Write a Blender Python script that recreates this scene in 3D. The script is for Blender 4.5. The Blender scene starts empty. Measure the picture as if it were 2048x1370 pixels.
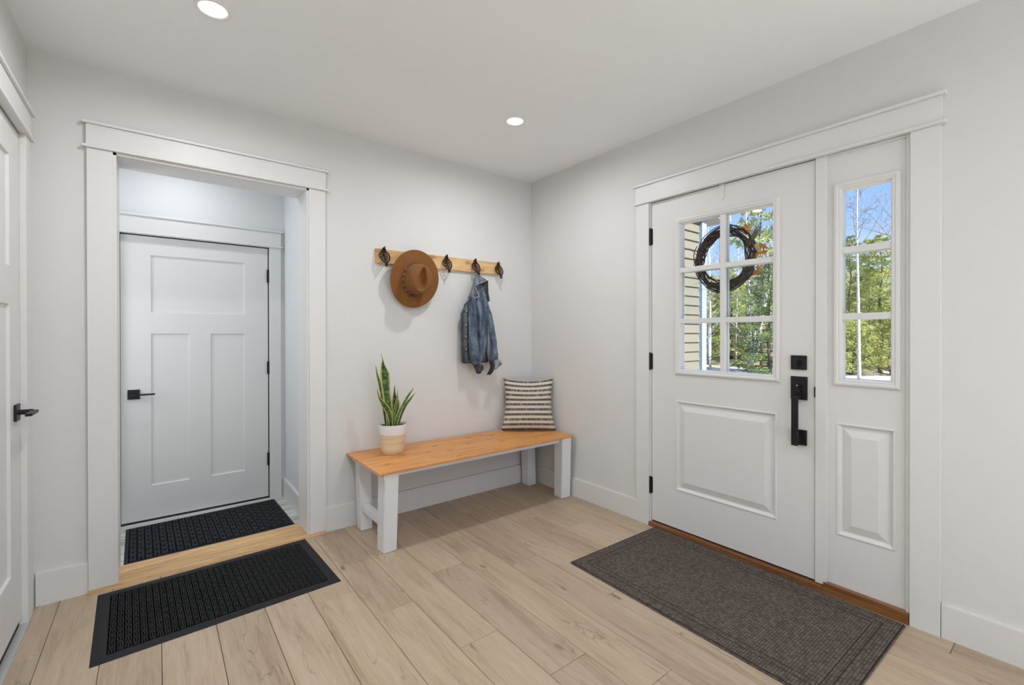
import bpy, bmesh, math, random
from mathutils import Vector, Matrix, Quaternion, noise
random.seed(7)
PI = math.pi
C = bpy.context.scene.collection
SC = bpy.context.scene

# ------------------------------------------------------------------ camera
cam = bpy.data.objects.new('camera', bpy.data.cameras.new('camera'))
C.objects.link(cam); SC.camera = cam
th, ph, ro = math.radians(52.03), math.radians(0.199), math.radians(-0.066)
F = Vector((math.cos(th)*math.cos(ph), math.sin(th)*math.cos(ph), -math.sin(ph)))
R0 = Vector((math.sin(th), -math.cos(th), 0)); U0 = R0.cross(F)
R1 = R0*math.cos(ro)+U0*math.sin(ro); U1 = -R0*math.sin(ro)+U0*math.cos(ro)
M = Matrix((R1, U1, -F)).transposed().to_4x4(); M.translation = Vector((-2.4658, -2.8996, 1.2027))
cam.matrix_world = M
cam.data.sensor_fit = 'HORIZONTAL'; cam.data.sensor_width = 36
cam.data.lens = 910.2/2048*36
cam.data.shift_y = -(685-673.28)/2048
cam.data.clip_start = 0.02; cam.data.clip_end = 500

# ------------------------------------------------------------------ view, sky, sun
SC.view_settings.view_transform = 'Standard'; SC.view_settings.look = 'None'
SC.view_settings.gamma = 1; SC.view_settings.use_curve_mapping = False
SC.view_settings.exposure = 0.47
W = bpy.data.worlds.new('sky'); SC.world = W; W.use_nodes = True
nt = W.node_tree; nt.nodes.clear()
def N(nt, typ, **kw):
    n = nt.nodes.new(typ)
    for k, v in kw.items():
        if k.startswith('_'): setattr(n, k[1:], v)
        else: n.inputs[k.replace('__', ' ')].default_value = v
    return n
wo = N(nt, 'ShaderNodeOutputWorld'); bg = N(nt, 'ShaderNodeBackground'); bg.inputs[1].default_value = 0.88
tc = N(nt, 'ShaderNodeTexCoord'); sep = N(nt, 'ShaderNodeSeparateXYZ')
rp = N(nt, 'ShaderNodeValToRGB'); cr = rp.color_ramp
cr.elements[0].position = 0.0; cr.elements[0].color = (0.62, 0.76, 0.95, 1)
cr.elements[1].position = 0.55; cr.elements[1].color = (0.16, 0.34, 0.84, 1)
e = cr.elements.new(0.22); e.color = (0.34, 0.54, 0.93, 1)
mp = N(nt, 'ShaderNodeMapping'); mp.inputs['Scale'].default_value = (1, 1, 3.2)
cn = N(nt, 'ShaderNodeTexNoise', Scale=2.3, Detail=5.0, Roughness=0.55)
cp = N(nt, 'ShaderNodeMapRange', **{'From__Min': 0.52, 'From__Max': 0.74, 'To__Min': 0.0, 'To__Max': 0.6})
mx = N(nt, 'ShaderNodeMix', _data_type='RGBA')
mx.inputs[7].default_value = (0.88, 0.92, 0.98, 1)
L = nt.links.new
L(tc.outputs['Generated'], sep.inputs[0]); L(sep.outputs['Z'], rp.inputs[0])
L(tc.outputs['Generated'], mp.inputs[0]); L(mp.outputs[0], cn.inputs['Vector']); L(cn.outputs[0], cp.inputs[0])
L(cp.outputs[0], mx.inputs[0]); L(rp.outputs[0], mx.inputs[6]); L(mx.outputs[2], bg.inputs[0]); L(bg.outputs[0], wo.inputs[0])

def light(name, typ, loc, power, color=(1, 1, 1), rot=None, **kw):
    d = bpy.data.lights.new(name, typ); d.energy = power; d.color = color
    for k, v in kw.items(): setattr(d, k, v)
    o = bpy.data.objects.new(name, d); o.location = loc
    if rot: o.rotation_euler = rot
    C.objects.link(o); return o
sun = light('sun', 'SUN', (0, 0, 30), 8.5, (1.0, 0.94, 0.85), angle=0.01)
sun.rotation_euler = Vector((0.10, 0.72, -0.66)).to_track_quat('-Z', 'Y').to_euler()

H = 2.47
WARM = (0.94, 0.97, 1.0)
# recessed downlights: front rows in place, the ones behind the camera added for fill
LAMPS = [(-2.29, -0.79), (-0.79, -0.785), (-2.29, -2.16), (-0.72, -2.17), (-2.2, -3.6), (-1.1, -3.9), (-2.2, -5.0), (-1.1, -5.2)]
LPOW = 5.7
LDIM = (1.0, 1.05, 1.0, 0.0, 0.9, 0.7, 0.8, 0.8)
for i, (x, y) in enumerate(LAMPS):
    if LDIM[i]: light('downlight_lamp', 'AREA', (x, y, H-0.012), LPOW*LDIM[i], WARM, shape='DISK', size=0.092, spread=math.radians(172))
light('hall_lamp', 'AREA', (-2.35, 0.72, H-0.012), 2.5, (0.92, 0.96, 1.0), shape='DISK', size=0.14, spread=math.radians(172))
light('hall_daylight', 'AREA', (-3.18, 0.66, 1.35), 4.4, (0.85, 0.93, 1.0), rot=(0, -PI/2, 0), shape='RECTANGLE', size=1.1, size_y=0.6)
# fill light added at the made-up wide window behind the camera
light('rear_fill_light', 'AREA', (-1.45, -6.02, 1.35), 60.0, (0.90, 0.95, 1.0), rot=(-PI/2, 0, 0), shape='RECTANGLE', size=2.2, size_y=1.6)

# ------------------------------------------------------------------ material helpers
def mat(name, col=(0.8, 0.8, 0.8), rough=0.5, metal=0.0, spec=0.5):
    m = bpy.data.materials.new(name); m.use_nodes = True
    b = m.node_tree.nodes['Principled BSDF']
    b.inputs['Base Color'].default_value = (*col, 1); b.inputs['Roughness'].default_value = rough
    b.inputs['Metallic'].default_value = metal; b.inputs['Specular IOR Level'].default_value = spec
    return m, m.node_tree, b
def ramp(nt, stops, fac=None, interp='LINEAR'):
    r = nt.nodes.new('ShaderNodeValToRGB'); r.color_ramp.interpolation = interp
    while len(r.color_ramp.elements) < len(stops): r.color_ramp.elements.new(0.5)
    for e, (p, c) in zip(r.color_ramp.elements, stops): e.position = p; e.color = (*c, 1)
    if fac is not None: nt.links.new(fac, r.inputs[0])
    return r.outputs[0]
def coords(nt, scale=(1, 1, 1), kind='Object', rnd=False, rot=(0, 0, 0)):
    t = nt.nodes.new('ShaderNodeTexCoord'); mp = nt.nodes.new('ShaderNodeMapping')
    mp.inputs['Scale'].default_value = scale; mp.inputs['Rotation'].default_value = rot
    nt.links.new(t.outputs[kind], mp.inputs[0])
    if rnd:
        oi = nt.nodes.new('ShaderNodeObjectInfo'); ml = nt.nodes.new('ShaderNodeMath'); ml.operation = 'MULTIPLY'; ml.inputs[1].default_value = 57.0
        cb = nt.nodes.new('ShaderNodeCombineXYZ'); nt.links.new(oi.outputs['Random'], ml.inputs[0])
        for k in range(3): nt.links.new(ml.outputs[0], cb.inputs[k])
        nt.links.new(cb.outputs[0], mp.inputs['Location'])
    return mp.outputs[0]
def noise_tex(nt, vec, scale, detail=3, rough=0.5, dist=0.0):
    n = nt.nodes.new('ShaderNodeTexNoise'); n.inputs['Scale'].default_value = scale; n.inputs['Detail'].default_value = detail
    n.inputs['Roughness'].default_value = rough; n.inputs['Distortion'].default_value = dist
    nt.links.new(vec, n.inputs['Vector']); return n.outputs[0]
def mixc(nt, fac, a, b, mode='MIX'):
    m = nt.nodes.new('ShaderNodeMix'); m.data_type = 'RGBA'; m.blend_type = mode
    for i, v in ((0, fac), (6, a), (7, b)):
        if isinstance(v, (int, float)): m.inputs[i].default_value = v
        elif isinstance(v, tuple): m.inputs[i].default_value = (*v, 1)
        else: nt.links.new(v, m.inputs[i])
    return m.outputs[2]
def mth(nt, op, a, b=0.0, c=None):
    m = nt.nodes.new('ShaderNodeMath'); m.operation = op
    for i, v in ((0, a), (1, b), (2, c)):
        if v is None: continue
        if isinstance(v, (int, float)): m.inputs[i].default_value = v
        else: nt.links.new(v, m.inputs[i])
    return m.outputs[0]
def bump(nt, b, h, strength=0.2, dist=0.01):
    n = nt.nodes.new('ShaderNodeBump'); n.inputs['Strength'].default_value = strength; n.inputs['Distance'].default_value = dist
    nt.links.new(h, n.inputs['Height']); nt.links.new(n.outputs[0], b.inputs['Normal'])
def paint(name, col, rough, bs=0.03):
    m, nt, b = mat(name, col, rough)
    if bs: bump(nt, b, noise_tex(nt, coords(nt), 260, 2), bs, 0.002)
    v = noise_tex(nt, coords(nt), 1.3, 2)
    c = ramp(nt, [(0.3, tuple(x*0.985 for x in col)), (0.7, col)], v); nt.links.new(c, b.inputs['Base Color'])
    return m
M_wall = paint('wall_paint', (0.735, 0.727, 0.710), 0.75, 0.08)
M_ceil = paint('ceiling_paint', (0.92, 0.93, 0.935), 0.85, 0.05)
M_trim = paint('trim_paint', (0.765, 0.757, 0.74), 0.42, 0.0)
M_door = paint('door_paint', (0.755, 0.75, 0.735), 0.42, 0.0)
M_hall = paint('hall_wall_paint', (0.74, 0.75, 0.755), 0.7, 0.06)
M_black = mat('black_metal', (0.012, 0.012, 0.013), 0.42, 0.3)[0]
M_rubber = mat('black_rubber', (0.012, 0.012, 0.013), 0.55)[0]
M_dark = mat('dark_gap', (0.01, 0.01, 0.01), 0.9)[0]
M_steel = mat('steel', (0.6, 0.6, 0.6), 0.3, 1.0)[0]

def wood(name, cols, grain=(2.0, 14.0, 14.0), rough=0.45, knots=None, cracks=False, fixed=None, frad=(0.03, 0.012), faxis='Y', knot_col=(0.1, 0.05, 0.02), kscale=(3, 9, 9), rnd=True, tone=0.12, kth=0.16, sc=2.2):
    m, nt, b = mat(name, cols[1], rough)
    v = coords(nt, grain, rnd=rnd)
    warp = noise_tex(nt, coords(nt, (grain[0]*.7, grain[1]*.35, grain[2]*.35), rnd=rnd), 1.6, 2)
    n1 = noise_tex(nt, v, sc, 6, 0.62, 0.9)
    n2 = noise_tex(nt, v, sc*7, 3, 0.6)
    f = mth(nt, 'ADD', mth(nt, 'MULTIPLY', n1, 0.62), mth(nt, 'ADD', mth(nt, 'MULTIPLY', n2, 0.2), mth(nt, 'MULTIPLY', warp, 0.2)))
    c = ramp(nt, [(0.36, cols[0]), (0.5, cols[1]), (0.64, cols[2])], f)
    if rnd and tone:
        oi = nt.nodes.new('ShaderNodeObjectInfo')
        t = mth(nt, 'MULTIPLY_ADD', oi.outputs['Random'], 2*tone, 1-tone)
        cb = nt.nodes.new('ShaderNodeCombineXYZ')
        for k in range(3): nt.links.new(t, cb.inputs[k])
        c = mixc(nt, 1.0, c, cb.outputs[0], 'MULTIPLY')
    if knots:
        vo = nt.nodes.new('ShaderNodeTexVoronoi'); vo.inputs['Scale'].default_value = knots
        nd = nt.nodes.new('ShaderNodeTexNoise'); nd.inputs['Scale'].default_value = 9
        kv = coords(nt, kscale, rnd=rnd)
        nt.links.new(kv, nd.inputs['Vector'])
        ad = nt.nodes.new('ShaderNodeVectorMath'); ad.operation = 'MULTIPLY_ADD'
        nt.links.new(nd.outputs['Color'], ad.inputs[0]); ad.inputs[1].default_value = (0.25, 0.25, 0.25); nt.links.new(kv, ad.inputs[2])
        nt.links.new(ad.outputs[0], vo.inputs['Vector'])
        sp = nt.nodes.new('ShaderNodeSeparateColor'); nt.links.new(vo.outputs['Color'], sp.inputs[0])
        pick = mth(nt, 'GREATER_THAN', sp.outputs[0], 0.72)
        near = nt.nodes.new('ShaderNodeMapRange'); near.inputs[1].default_value = kth; near.inputs[2].default_value = 0.03
        nt.links.new(vo.outputs['Distance'], near.inputs[0])
        kf = mth(nt, 'MULTIPLY', mth(nt, 'MULTIPLY', near.outputs[0], pick), 0.85)
        c = mixc(nt, kf, c, knot_col)
    if cracks:
        cn_ = noise_tex(nt, coords(nt, (6, 0.75, 6), rnd=True), 2.0, 3, 0.5, 1.6)
        ln = nt.nodes.new('ShaderNodeMapRange'); ln.inputs[1].default_value = 0.016; ln.inputs[2].default_value = 0.003; nt.links.new(mth(nt, 'ABSOLUTE', mth(nt, 'SUBTRACT', cn_, 0.5)), ln.inputs[0])
        sp_ = nt.nodes.new('ShaderNodeMapRange'); sp_.inputs[1].default_value = 0.54; sp_.inputs[2].default_value = 0.64; nt.links.new(noise_tex(nt, coords(nt, (3, 1.2, 3), rnd=True), 1.7, 2), sp_.inputs[0])
        c = mixc(nt, mth(nt, 'MULTIPLY', mth(nt, 'MULTIPLY', ln.outputs[0], sp_.outputs[0]), 0.55), c, (0.17, 0.11, 0.07))
        fg = noise_tex(nt, coords(nt, (60, 2.2, 60), rnd=True), 3.0, 3, 0.6)
        c = mixc(nt, 1.0, c, ramp(nt, [(0.3, (0.90, 0.89, 0.88)), (0.6, (1.0, 1.0, 1.0))], fg), 'MULTIPLY')
    if fixed:
        sx = nt.nodes.new('ShaderNodeSeparateXYZ'); oc = coords(nt)
        nd = nt.nodes.new('ShaderNodeTexNoise'); nd.inputs['Scale'].default_value = 38; nd.inputs['Detail'].default_value = 3; nt.links.new(oc, nd.inputs['Vector'])
        va = nt.nodes.new('ShaderNodeVectorMath'); va.operation = 'MULTIPLY_ADD'; nt.links.new(nd.outputs['Color'], va.inputs[0]); va.inputs[1].default_value = (0.03, 0.012, 0.012); nt.links.new(oc, va.inputs[2])
        nt.links.new(va.outputs[0], sx.inputs[0]); acc = None
        for i, (kx, ky) in enumerate(fixed):
            sc_ = (1.0, 0.6, 0.8, 1.15)[i % 4]
            dx = mth(nt, 'MULTIPLY', mth(nt, 'SUBTRACT', sx.outputs['X'], kx+0.015), 1/(frad[0]*sc_)); dy = mth(nt, 'MULTIPLY', mth(nt, 'SUBTRACT', sx.outputs[faxis], ky+0.006), 1/(frad[1]*sc_))
            d = mth(nt, 'ADD', mth(nt, 'MULTIPLY', dx, dx), mth(nt, 'MULTIPLY', dy, dy))
            k_ = mth(nt, 'DIVIDE', 1.0, mth(nt, 'ADD', 1.0, mth(nt, 'MULTIPLY', d, d)))
            acc = k_ if acc is None else mth(nt, 'MAXIMUM', acc, k_)
        c = mixc(nt, mth(nt, 'MULTIPLY', acc, 0.75), c, knot_col)
    nt.links.new(c, b.inputs['Base Color'])
    bump(nt, b, f, 0.12, 0.002)
    return m
M_floor = wood('oak_plank', [(0.38, 0.277, 0.183), (0.48, 0.368, 0.256), (0.54, 0.43, 0.315)], (9, 0.9, 9), 0.42, knots=1.0, knot_col=(0.15, 0.09, 0.05), kscale=(9, 3.2, 9), cracks=True, tone=0.09, kth=0.13)
M_hallfloor = wood('whitewashed_plank', [(0.28, 0.24, 0.19), (0.62, 0.62, 0.58), (0.72, 0.73, 0.70)], (1.3, 12, 12), 0.5, tone=0.06)
M_thresh = wood('butcher_block', [(0.38, 0.19, 0.065), (0.62, 0.37, 0.155), (0.74, 0.50, 0.25)], (1.3, 14, 14), 0.35, rnd=True, tone=0.10)
M_benchtop = wood('bench_top_wood', [(0.50, 0.19, 0.05), (0.70, 0.31, 0.09), (0.80, 0.40, 0.135)], (1.3, 10, 10), 0.4, knot_col=(0.26, 0.075, 0.02), rnd=False, fixed=[(-0.644, -0.125), (-0.629, 0.093), (-0.333, -0.018), (-0.226, 0.095), (-0.204, -0.068), (-0.231, -0.23), (-0.005, 0.024), (0.082, 0.161), (0.204, 0.165), (0.168, 0.041), (0.213, -0.07), (0.259, 0.121), (-0.486, 0.004), (0.45, -0.16), (0.56, 0.02)], frad=(0.022, 0.0095))
M_pine = wood('pine_board', [(0.55, 0.31, 0.12), (0.74, 0.47, 0.22), (0.82, 0.57, 0.30)], (1.4, 12, 12), 0.4, knot_col=(0.33, 0.13, 0.03), rnd=False, fixed=[(-0.105, 0.035), (0.324, -0.022), (0.198, 0.022), (-0.49, 0.035)], frad=(0.03, 0.016), faxis='Z')
M_sill = wood('door_sill_wood', [(0.13, 0.05, 0.015), (0.24, 0.10, 0.035), (0.33, 0.15, 0.055)], (14, 1.2, 14), 0.35, rnd=False)

# ------------------------------------------------------------------ mesh helpers
class MB:
    def __init__(s): s.b = bmesh.new()
    def box(s, x0, x1, y0, y1, z0, z1, bev=0.0):
        m = bmesh.ops.create_cube(s.b, size=1)['verts']
        for v in m: v.co = Vector(((x0+x1)/2+v.co.x*(x1-x0), (y0+y1)/2+v.co.y*(y1-y0), (z0+z1)/2+v.co.z*(z1-z0)))
        if bev:
            es = list({e for v in m for e in v.link_edges})
            bmesh.ops.bevel(s.b, geom=es, offset=bev, segments=2, profile=0.6, affect='EDGES')
        return s
    def hexa(s, bot, top):   # two quads of points
        vs = [s.b.verts.new(p) for p in bot+top]
        for f in ((3, 2, 1, 0), (4, 5, 6, 7), (0, 1, 5, 4), (1, 2, 6, 5), (2, 3, 7, 6), (3, 0, 4, 7)): s.b.faces.new([vs[i] for i in f])
        return s
    def tube(s, pts, rad, seg=8, flat=None, cap=True, up=None):
        pts = [Vector(p) for p in pts]; n = len(pts); rings = []
        pv = None
        for i, p in enumerate(pts):
            t = (pts[min(i+1, n-1)]-pts[max(i-1, 0)])
            if t.length < 1e-9: t = Vector((0, 0, 1))
            t.normalize()
            if up is not None: a = up.cross(t)
            elif pv is None: a = t.orthogonal()
            else: a = pv-t*pv.dot(t)
            if a.length < 1e-6: a = t.orthogonal()
            a.normalize(); pv = a; c = t.cross(a)
            r = rad[i] if isinstance(rad, (list, tuple)) else rad
            ra, rb = (r if isinstance(r, tuple) else (r, r*(flat or 1)))
            rings.append([s.b.verts.new(p+a*(ra*math.cos(2*PI*k/seg))+c*(rb*math.sin(2*PI*k/seg))) for k in range(seg)])
        for A, B in zip(rings, rings[1:]):
            for k in range(seg): s.b.faces.new((A[k], A[(k+1) % seg], B[(k+1) % seg], B[k]))
        if cap: s.b.faces.new(list(reversed(rings[0]))); s.b.faces.new(rings[-1])
        return s
    def lathe(s, prof, seg=48, c=(0, 0, 0), axis='Z'):
        rings = []
        def P(r, a, z):
            x, y = r*math.cos(a), r*math.sin(a)
            return Vector(c)+(Vector((x, y, z)) if axis == 'Z' else Vector((x, z, y)) if axis == 'Y' else Vector((z, x, y)))
        for r, z in prof: rings.append([s.b.verts.new(P(max(r, 1e-5), 2*PI*k/seg, z)) for k in range(seg)])
        for A, B in zip(rings, rings[1:]):
            for k in range(seg): s.b.faces.new((A[k], A[(k+1) % seg], B[(k+1) % seg], B[k]))
        return s
    def rings(s, mp, u0, u1, v0, v1, prof, fill=True):
        """concentric mitred rectangles: prof = [(inset, height)], mp maps (u,v,h) to space"""
        prev = None
        for d, h in prof:
            q = [s.b.verts.new(mp(*p)) for p in ((u0+d, v0+d, h), (u1-d, v0+d, h), (u1-d, v1-d, h), (u0+d, v1-d, h))]
            if prev:
                for k in range(4): s.b.faces.new((prev[k], prev[(k+1) % 4], q[(k+1) % 4], q[k]))
            prev = q
        if fill: s.b.faces.new(prev)
        return s
    def grid(s, f, nu, nv, closeu=False):
        V = [[s.b.verts.new(f(i/(nu if closeu else nu-1), j/(nv-1))) for j in range(nv)] for i in range(nu)]
        for i in range(nu if closeu else nu-1):
            for j in range(nv-1):
                s.b.faces.new((V[i][j], V[(i+1) % nu][j], V[(i+1) % nu][j+1], V[i][j+1]))
        return s
    def build(s, name, m, parent=None, smooth=False, world=False, recalc=True, angle=None, mods=()):
        if recalc: bmesh.ops.recalc_face_normals(s.b, faces=s.b.faces)
        me = bpy.data.meshes.new(name); s.b.to_mesh(me); s.b.free()
        if isinstance(m, (list, tuple)):
            for q in m: me.materials.append(q)
        else: me.materials.append(m)
        if smooth: me.polygons.foreach_set('use_smooth', [True]*len(me.polygons))
        if smooth and angle: me.set_sharp_from_angle(angle=math.radians(angle))
        o = bpy.data.objects.new(name, me); C.objects.link(o)
        if parent:
            o.parent = parent
            if world:
                q = parent; off = Vector((0, 0, 0))
                while q: off += q.location; q = q.parent
                me.transform(Matrix.Translation(-off))
        return o
def tag(o, label=None, cat=None, group=None, kind=None):
    if label: o['label'] = label
    if cat: o['category'] = cat
    if group: o['group'] = group
    if kind: o['kind'] = kind
    return o
def empty(name, loc=(0, 0, 0), label=None, cat=None, group=None, kind=None, rz=0):
    o = bpy.data.objects.new(name, None); o.empty_display_size = 0.05; C.objects.link(o); o.location = loc; o.rotation_euler = (0, 0, rz)
    return tag(o, label, cat, group, kind)
def copy_tree(o, parent=None):
    kids = [c for c in bpy.data.objects if c.parent == o]
    c = o.copy(); C.objects.link(c); c.parent = parent
    for k in kids: copy_tree(k, c)
    return c
def smoothp(pts, n=4):
    """Catmull-Rom resample"""
    P = [Vector(p) for p in pts]; out = []
    for i in range(len(P)-1):
        a, b, c, d = P[max(i-1, 0)], P[i], P[i+1], P[min(i+2, len(P)-1)]
        for k in range(n):
            t = k/n
            out.append(0.5*((2*b)+(c-a)*t+(2*a-5*b+4*c-d)*t*t+(3*b-a-3*c+d)*t**3))
    out.append(P[-1]); return out
def lerpl(L, t):
    x = t*(len(L)-1); i = min(int(x), len(L)-2); return L[i]+(L[i+1]-L[i])*(x-i)

XL = -2.913; YB = -6.2
HX0 = -3.25; OX0, OX1, OZ = -2.628, -1.749, 2.08
# ------------------------------------------------------------------ shell
# floor with separate planks
fl = MB().box(XL-0.12, 0.0, YB, 0.0, -0.12, -0.007).build('floor', M_dark)
MB().box(OX0, OX1, 0.0, 0.18, -0.12, -0.007).build('floor_tongue', M_dark, fl)
tag(fl, 'light oak plank floor of the entry room', 'floor', kind='structure')
known = {  # plank rows: index -> one known end joint
    -7: -0.05, -6: -0.0001-0.15, -5: -0.10, -4: -0.20, -3: -0.27, -2: -0.758, -1: -1.005, 0: -1.402, 1: -0.842, 2: -0.753, 3: -1.025, 4: -0.30, 5: -0.62, 6: -0.877, 7: -0.62, 8: -1.35}
extra = {-1: [-0.47], 1: [-1.717], 2: [-1.965]}
rr = random.Random(3)
for k in range(-8, 9):
    x0 = -1.553+0.1803*k; x1 = x0+0.1803
    x0 = max(x0, XL-0.1); x1 = min(x1, -0.0)
    if x1-x0 < 0.02: continue
    j = known.get(k, -rr.uniform(0.2, 1.3))
    cuts = sorted(set([0.0, YB]+[c for c in [j+1.215*i for i in range(-6, 3)] if YB+0.1 < c < -0.05]))
    for c in extra.get(k, []):
        cuts = [q for q in cuts if abs(q-c) > 0.3] + [c]
    if k == -1: cuts = [q for q in cuts if q < -0.99 or q > -0.48]
    cuts = sorted(cuts)
    for a, b in zip(cuts, cuts[1:]):
        g = 0.0008; cx, cy = (x0+x1)/2, (a+b)/2; hx, hy = (x1-x0)/2-g, (b-a)/2-g
        m = MB(); e = 0.0014
        z = rr.uniform(0, 0.0003)
        bot = [(-hx, -hy, -0.008), (hx, -hy, -0.008), (hx, hy, -0.008), (-hx, hy, -0.008)]
        mid = [(p[0], p[1], -0.0012) for p in bot]
        top = [(-hx+e, -hy+e, z), (hx-e, -hy+e, z), (hx-e, hy-e, z), (-hx+e, hy-e, z)]
        m.hexa(bot, mid); 
        vs = [m.b.verts.new(p) for p in mid+top]
        m.b.faces.new(vs[4:8])
        for i in range(4): m.b.faces.new((vs[i], vs[(i+1) % 4], vs[4+(i+1) % 4], vs[4+i]))
        o = m.build('floor_plank', M_floor, fl); o.location = (cx, cy, 0)

cl = MB().box(XL-0.3, 0.14, YB, 0.0, H, H+0.15).build('ceiling', M_ceil)
tag(cl, 'smooth off-white ceiling with recessed lights', 'ceiling', kind='structure')
     # cased opening in the back wall
m = MB(); m.box(HX0-0.1, OX0, 0, 0.18, -0.2, H); m.box(OX1, 0.14, 0, 0.18, -0.12, H); m.box(OX0, OX1, 0, 0.18, OZ, H)
tag(m.build('wall_back', M_wall), 'white back wall with the cased opening, coat rack and bench', 'wall', kind='structure')
DY0, DY1 = -2.43, -1.165                 # entry door unit opening
m = MB(); m.box(0, 0.15, DY1, 0, -0.12, H); m.box(0, 0.15, YB, DY0, -0.12, H); m.box(0, 0.15, DY0, DY1, 2.045, H)
tag(m.build('wall_right', M_wall), 'white right wall holding the entry door and sidelight', 'wall', kind='structure')
LY0, LY1 = -0.985, -0.16
m = MB(); m.box(XL-0.12, XL, LY1, 0.0, -0.12, H); m.box(XL-0.12, XL, YB, LY0, -0.12, H); m.box(XL-0.12, XL, LY0, LY1, 2.045, H)
tag(m.build('wall_left', M_wall), 'white left wall with the closet door', 'wall', kind='structure')
m = MB(); m.box(XL-0.12, -2.75, YB-0.15, YB, -0.12, H); m.box(-0.35, 0.15, YB-0.15, YB, -0.12, H); m.box(-2.75, -0.35, YB-0.15, YB, -0.12, 0.2); m.box(-2.75, -0.35, YB-0.15, YB, 2.3, H)  # wide window opening made up to let sun in as fill
tag(m.build('wall_front', M_wall), 'white wall behind the camera with a wide opening added for fill light', 'wall', kind='structure')
# hall beyond
HX0, HX1, HY, HZ = -3.25, -1.648, 1.152, -0.10
hf = MB().box(HX0, HX1, 0.197, HY+0.02, HZ-0.1, HZ-0.006).build('floor_hall', M_dark)
tag(hf, 'whitewashed plank floor of the hall beyond the opening', 'floor', kind='structure')
y = 0.197; k = 0
while y < HY:
    y1 = min(y+0.152, HY); off = (0.5, 0.05, 0.9, 0.3)[k % 4]
    xs = [HX0, HX0+off, HX1] if off > 0.1 else [HX0, HX1]
    for a, b in zip(xs, xs[1:]):
        o = MB().box(-(b-a)/2+0.001, (b-a)/2-0.001, -(y1-y)/2+0.001, (y1-y)/2-0.001, -0.008, 0, 0.0012).build('floor_plank', M_hallfloor, hf)
        o.location = ((a+b)/2, (y+y1)/2, HZ)
    y = y1; k += 1
tag(MB().box(HX0-0.1, HX1+0.1, 0.18, HY+0.15, H, H+0.15).build('ceiling_hall', M_ceil), 'white ceiling of the hall', 'ceiling', kind='structure')
HD0, HD1, HDZ0, HDZ1 = -2.66, -1.766, -0.08, 1.893
m = MB(); m.box(HX0-0.1, HD0-0.008, HY, HY+0.13, HZ-0.1, H); m.box(HD1+0.008, HX1+0.1, HY, HY+0.13, HZ-0.1, H); m.box(HD0-0.008, HD1+0.008, HY, HY+0.13, HDZ1+0.008, H)
tag(m.build('wall_hall_back', M_hall), 'pale hall wall around the far door', 'wall', kind='structure')
tag(MB().box(HX1, HX1+0.1, 0.18, HY, HZ-0.1, H).build('wall_hall_right', M_hall), 'pale side wall of the hall right of the far door', 'wall', kind='structure')
tag(MB().box(HX0-0.1, HX0, 0.18, HY, HZ-0.1, H).build('wall_hall_left', M_hall), 'pale side wall of the hall, left', 'wall', kind='structure')

# ------------------------------------------------------------------ mappings for flat work
RW = lambda u, v, h: Vector((-h, u, v))            # right wall, u = y
BW = lambda u, v, h: Vector((u, -h, v))            # back wall
HW = lambda u, v, h: Vector((u, HY-h, v))          # hall back wall
LW = lambda u, v, h: Vector((XL+h, u, v))          # left wall
def mbox(m, mp, u0, u1, v0, v1, h0, h1, bev=0.0):
    a, b = mp(u0, v0, h0), mp(u1, v1, h1)
    m.box(min(a.x, b.x), max(a.x, b.x), min(a.y, b.y), max(a.y, b.y), min(a.z, b.z), max(a.z, b.z), bev); return m

# casings: two legs, head board, bead under it and cap on it, jamb lining
def casing(name, label, mp, a, b, z0, zt, w, hz, jd, zb=None, vis=('l', 'r'), headext=0.0):
    """opening a..b, top zt; casing width w; head top hz; jd = jamb depth into the wall"""
    t = empty(name, mp((a+b)/2, z0, 0), label, 'trim', kind='structure')
    T = 0.02
    if 'l' in vis: mbox(MB(), mp, a-w, a, z0, zt-0.002, 0.0, T, 0.0015).build('side_casing', M_trim, t, world=True)
    if 'r' in vis: mbox(MB(), mp, b, b+w, z0, zt-0.002, 0.0, T, 0.0015).build('side_casing', M_trim, t, world=True)
    l = a-w if 'l' in vis else a; r = b+w if 'r' in vis else b
    e = 0.012
    mbox(MB(), mp, l-e-0.004, r+e+0.004, zt-0.002, zt+0.012, 0.0, T+0.012, 0.003).build('bead', M_trim, t, world=True)
    mbox(MB(), mp, l-0.002, r+0.002, zt+0.012, hz-0.014, 0.0, T+0.003, 0.0015).build('head_casing', M_trim, t, world=True)
    mbox(MB(), mp, l-e-0.004, r+e+0.004, hz-0.014, hz, 0.0, T+0.014, 0.003).build('cap', M_trim, t, world=True)
    J = 0.018
    return t
t1 = casing('trim_1', 'white craftsman casing around the opening to the hall', BW, OX0, OX1, 0.013, OZ, 0.093, 2.203, 0.2)
m = MB(); m.box(OX0-0.001, OX0+0.012, -0.012, 0.20, 0.013, OZ-0.002); m.box(OX1-0.012, OX1+0.001, -0.012, 0.20, 0.013, OZ-0.002); m.box(OX0, OX1, -0.012, 0.20, OZ-0.014, OZ)
m.build('jamb', M_trim, t1, world=True)
m = MB(); m.box(OX0-0.08, OX0, 0.18, 0.199, HZ, OZ); m.box(OX1, OX1+0.08, 0.18, 0.199, HZ, OZ); m.box(OX0-0.08, OX1+0.08, 0.18, 0.199, OZ, OZ+0.1)
m.build('hall_side_casing', M_trim, t1, world=True)
t2 = casing('trim_2', 'white craftsman casing around the entry door and sidelight', RW, DY0, DY1, 0.0, 2.038, 0.094, 2.163, 0.1)
t3 = casing('trim_3', 'white craftsman casing around the far door in the hall', HW, HD0-0.006, HD1+0.006, HZ, 1.903, 0.083, 2.036, 0.1)
t4 = casing('trim_4', 'white craftsman casing around the left closet door', LW, LY0, LY1, 0.0, 2.043, 0.093, 2.165, 0.1)

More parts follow.
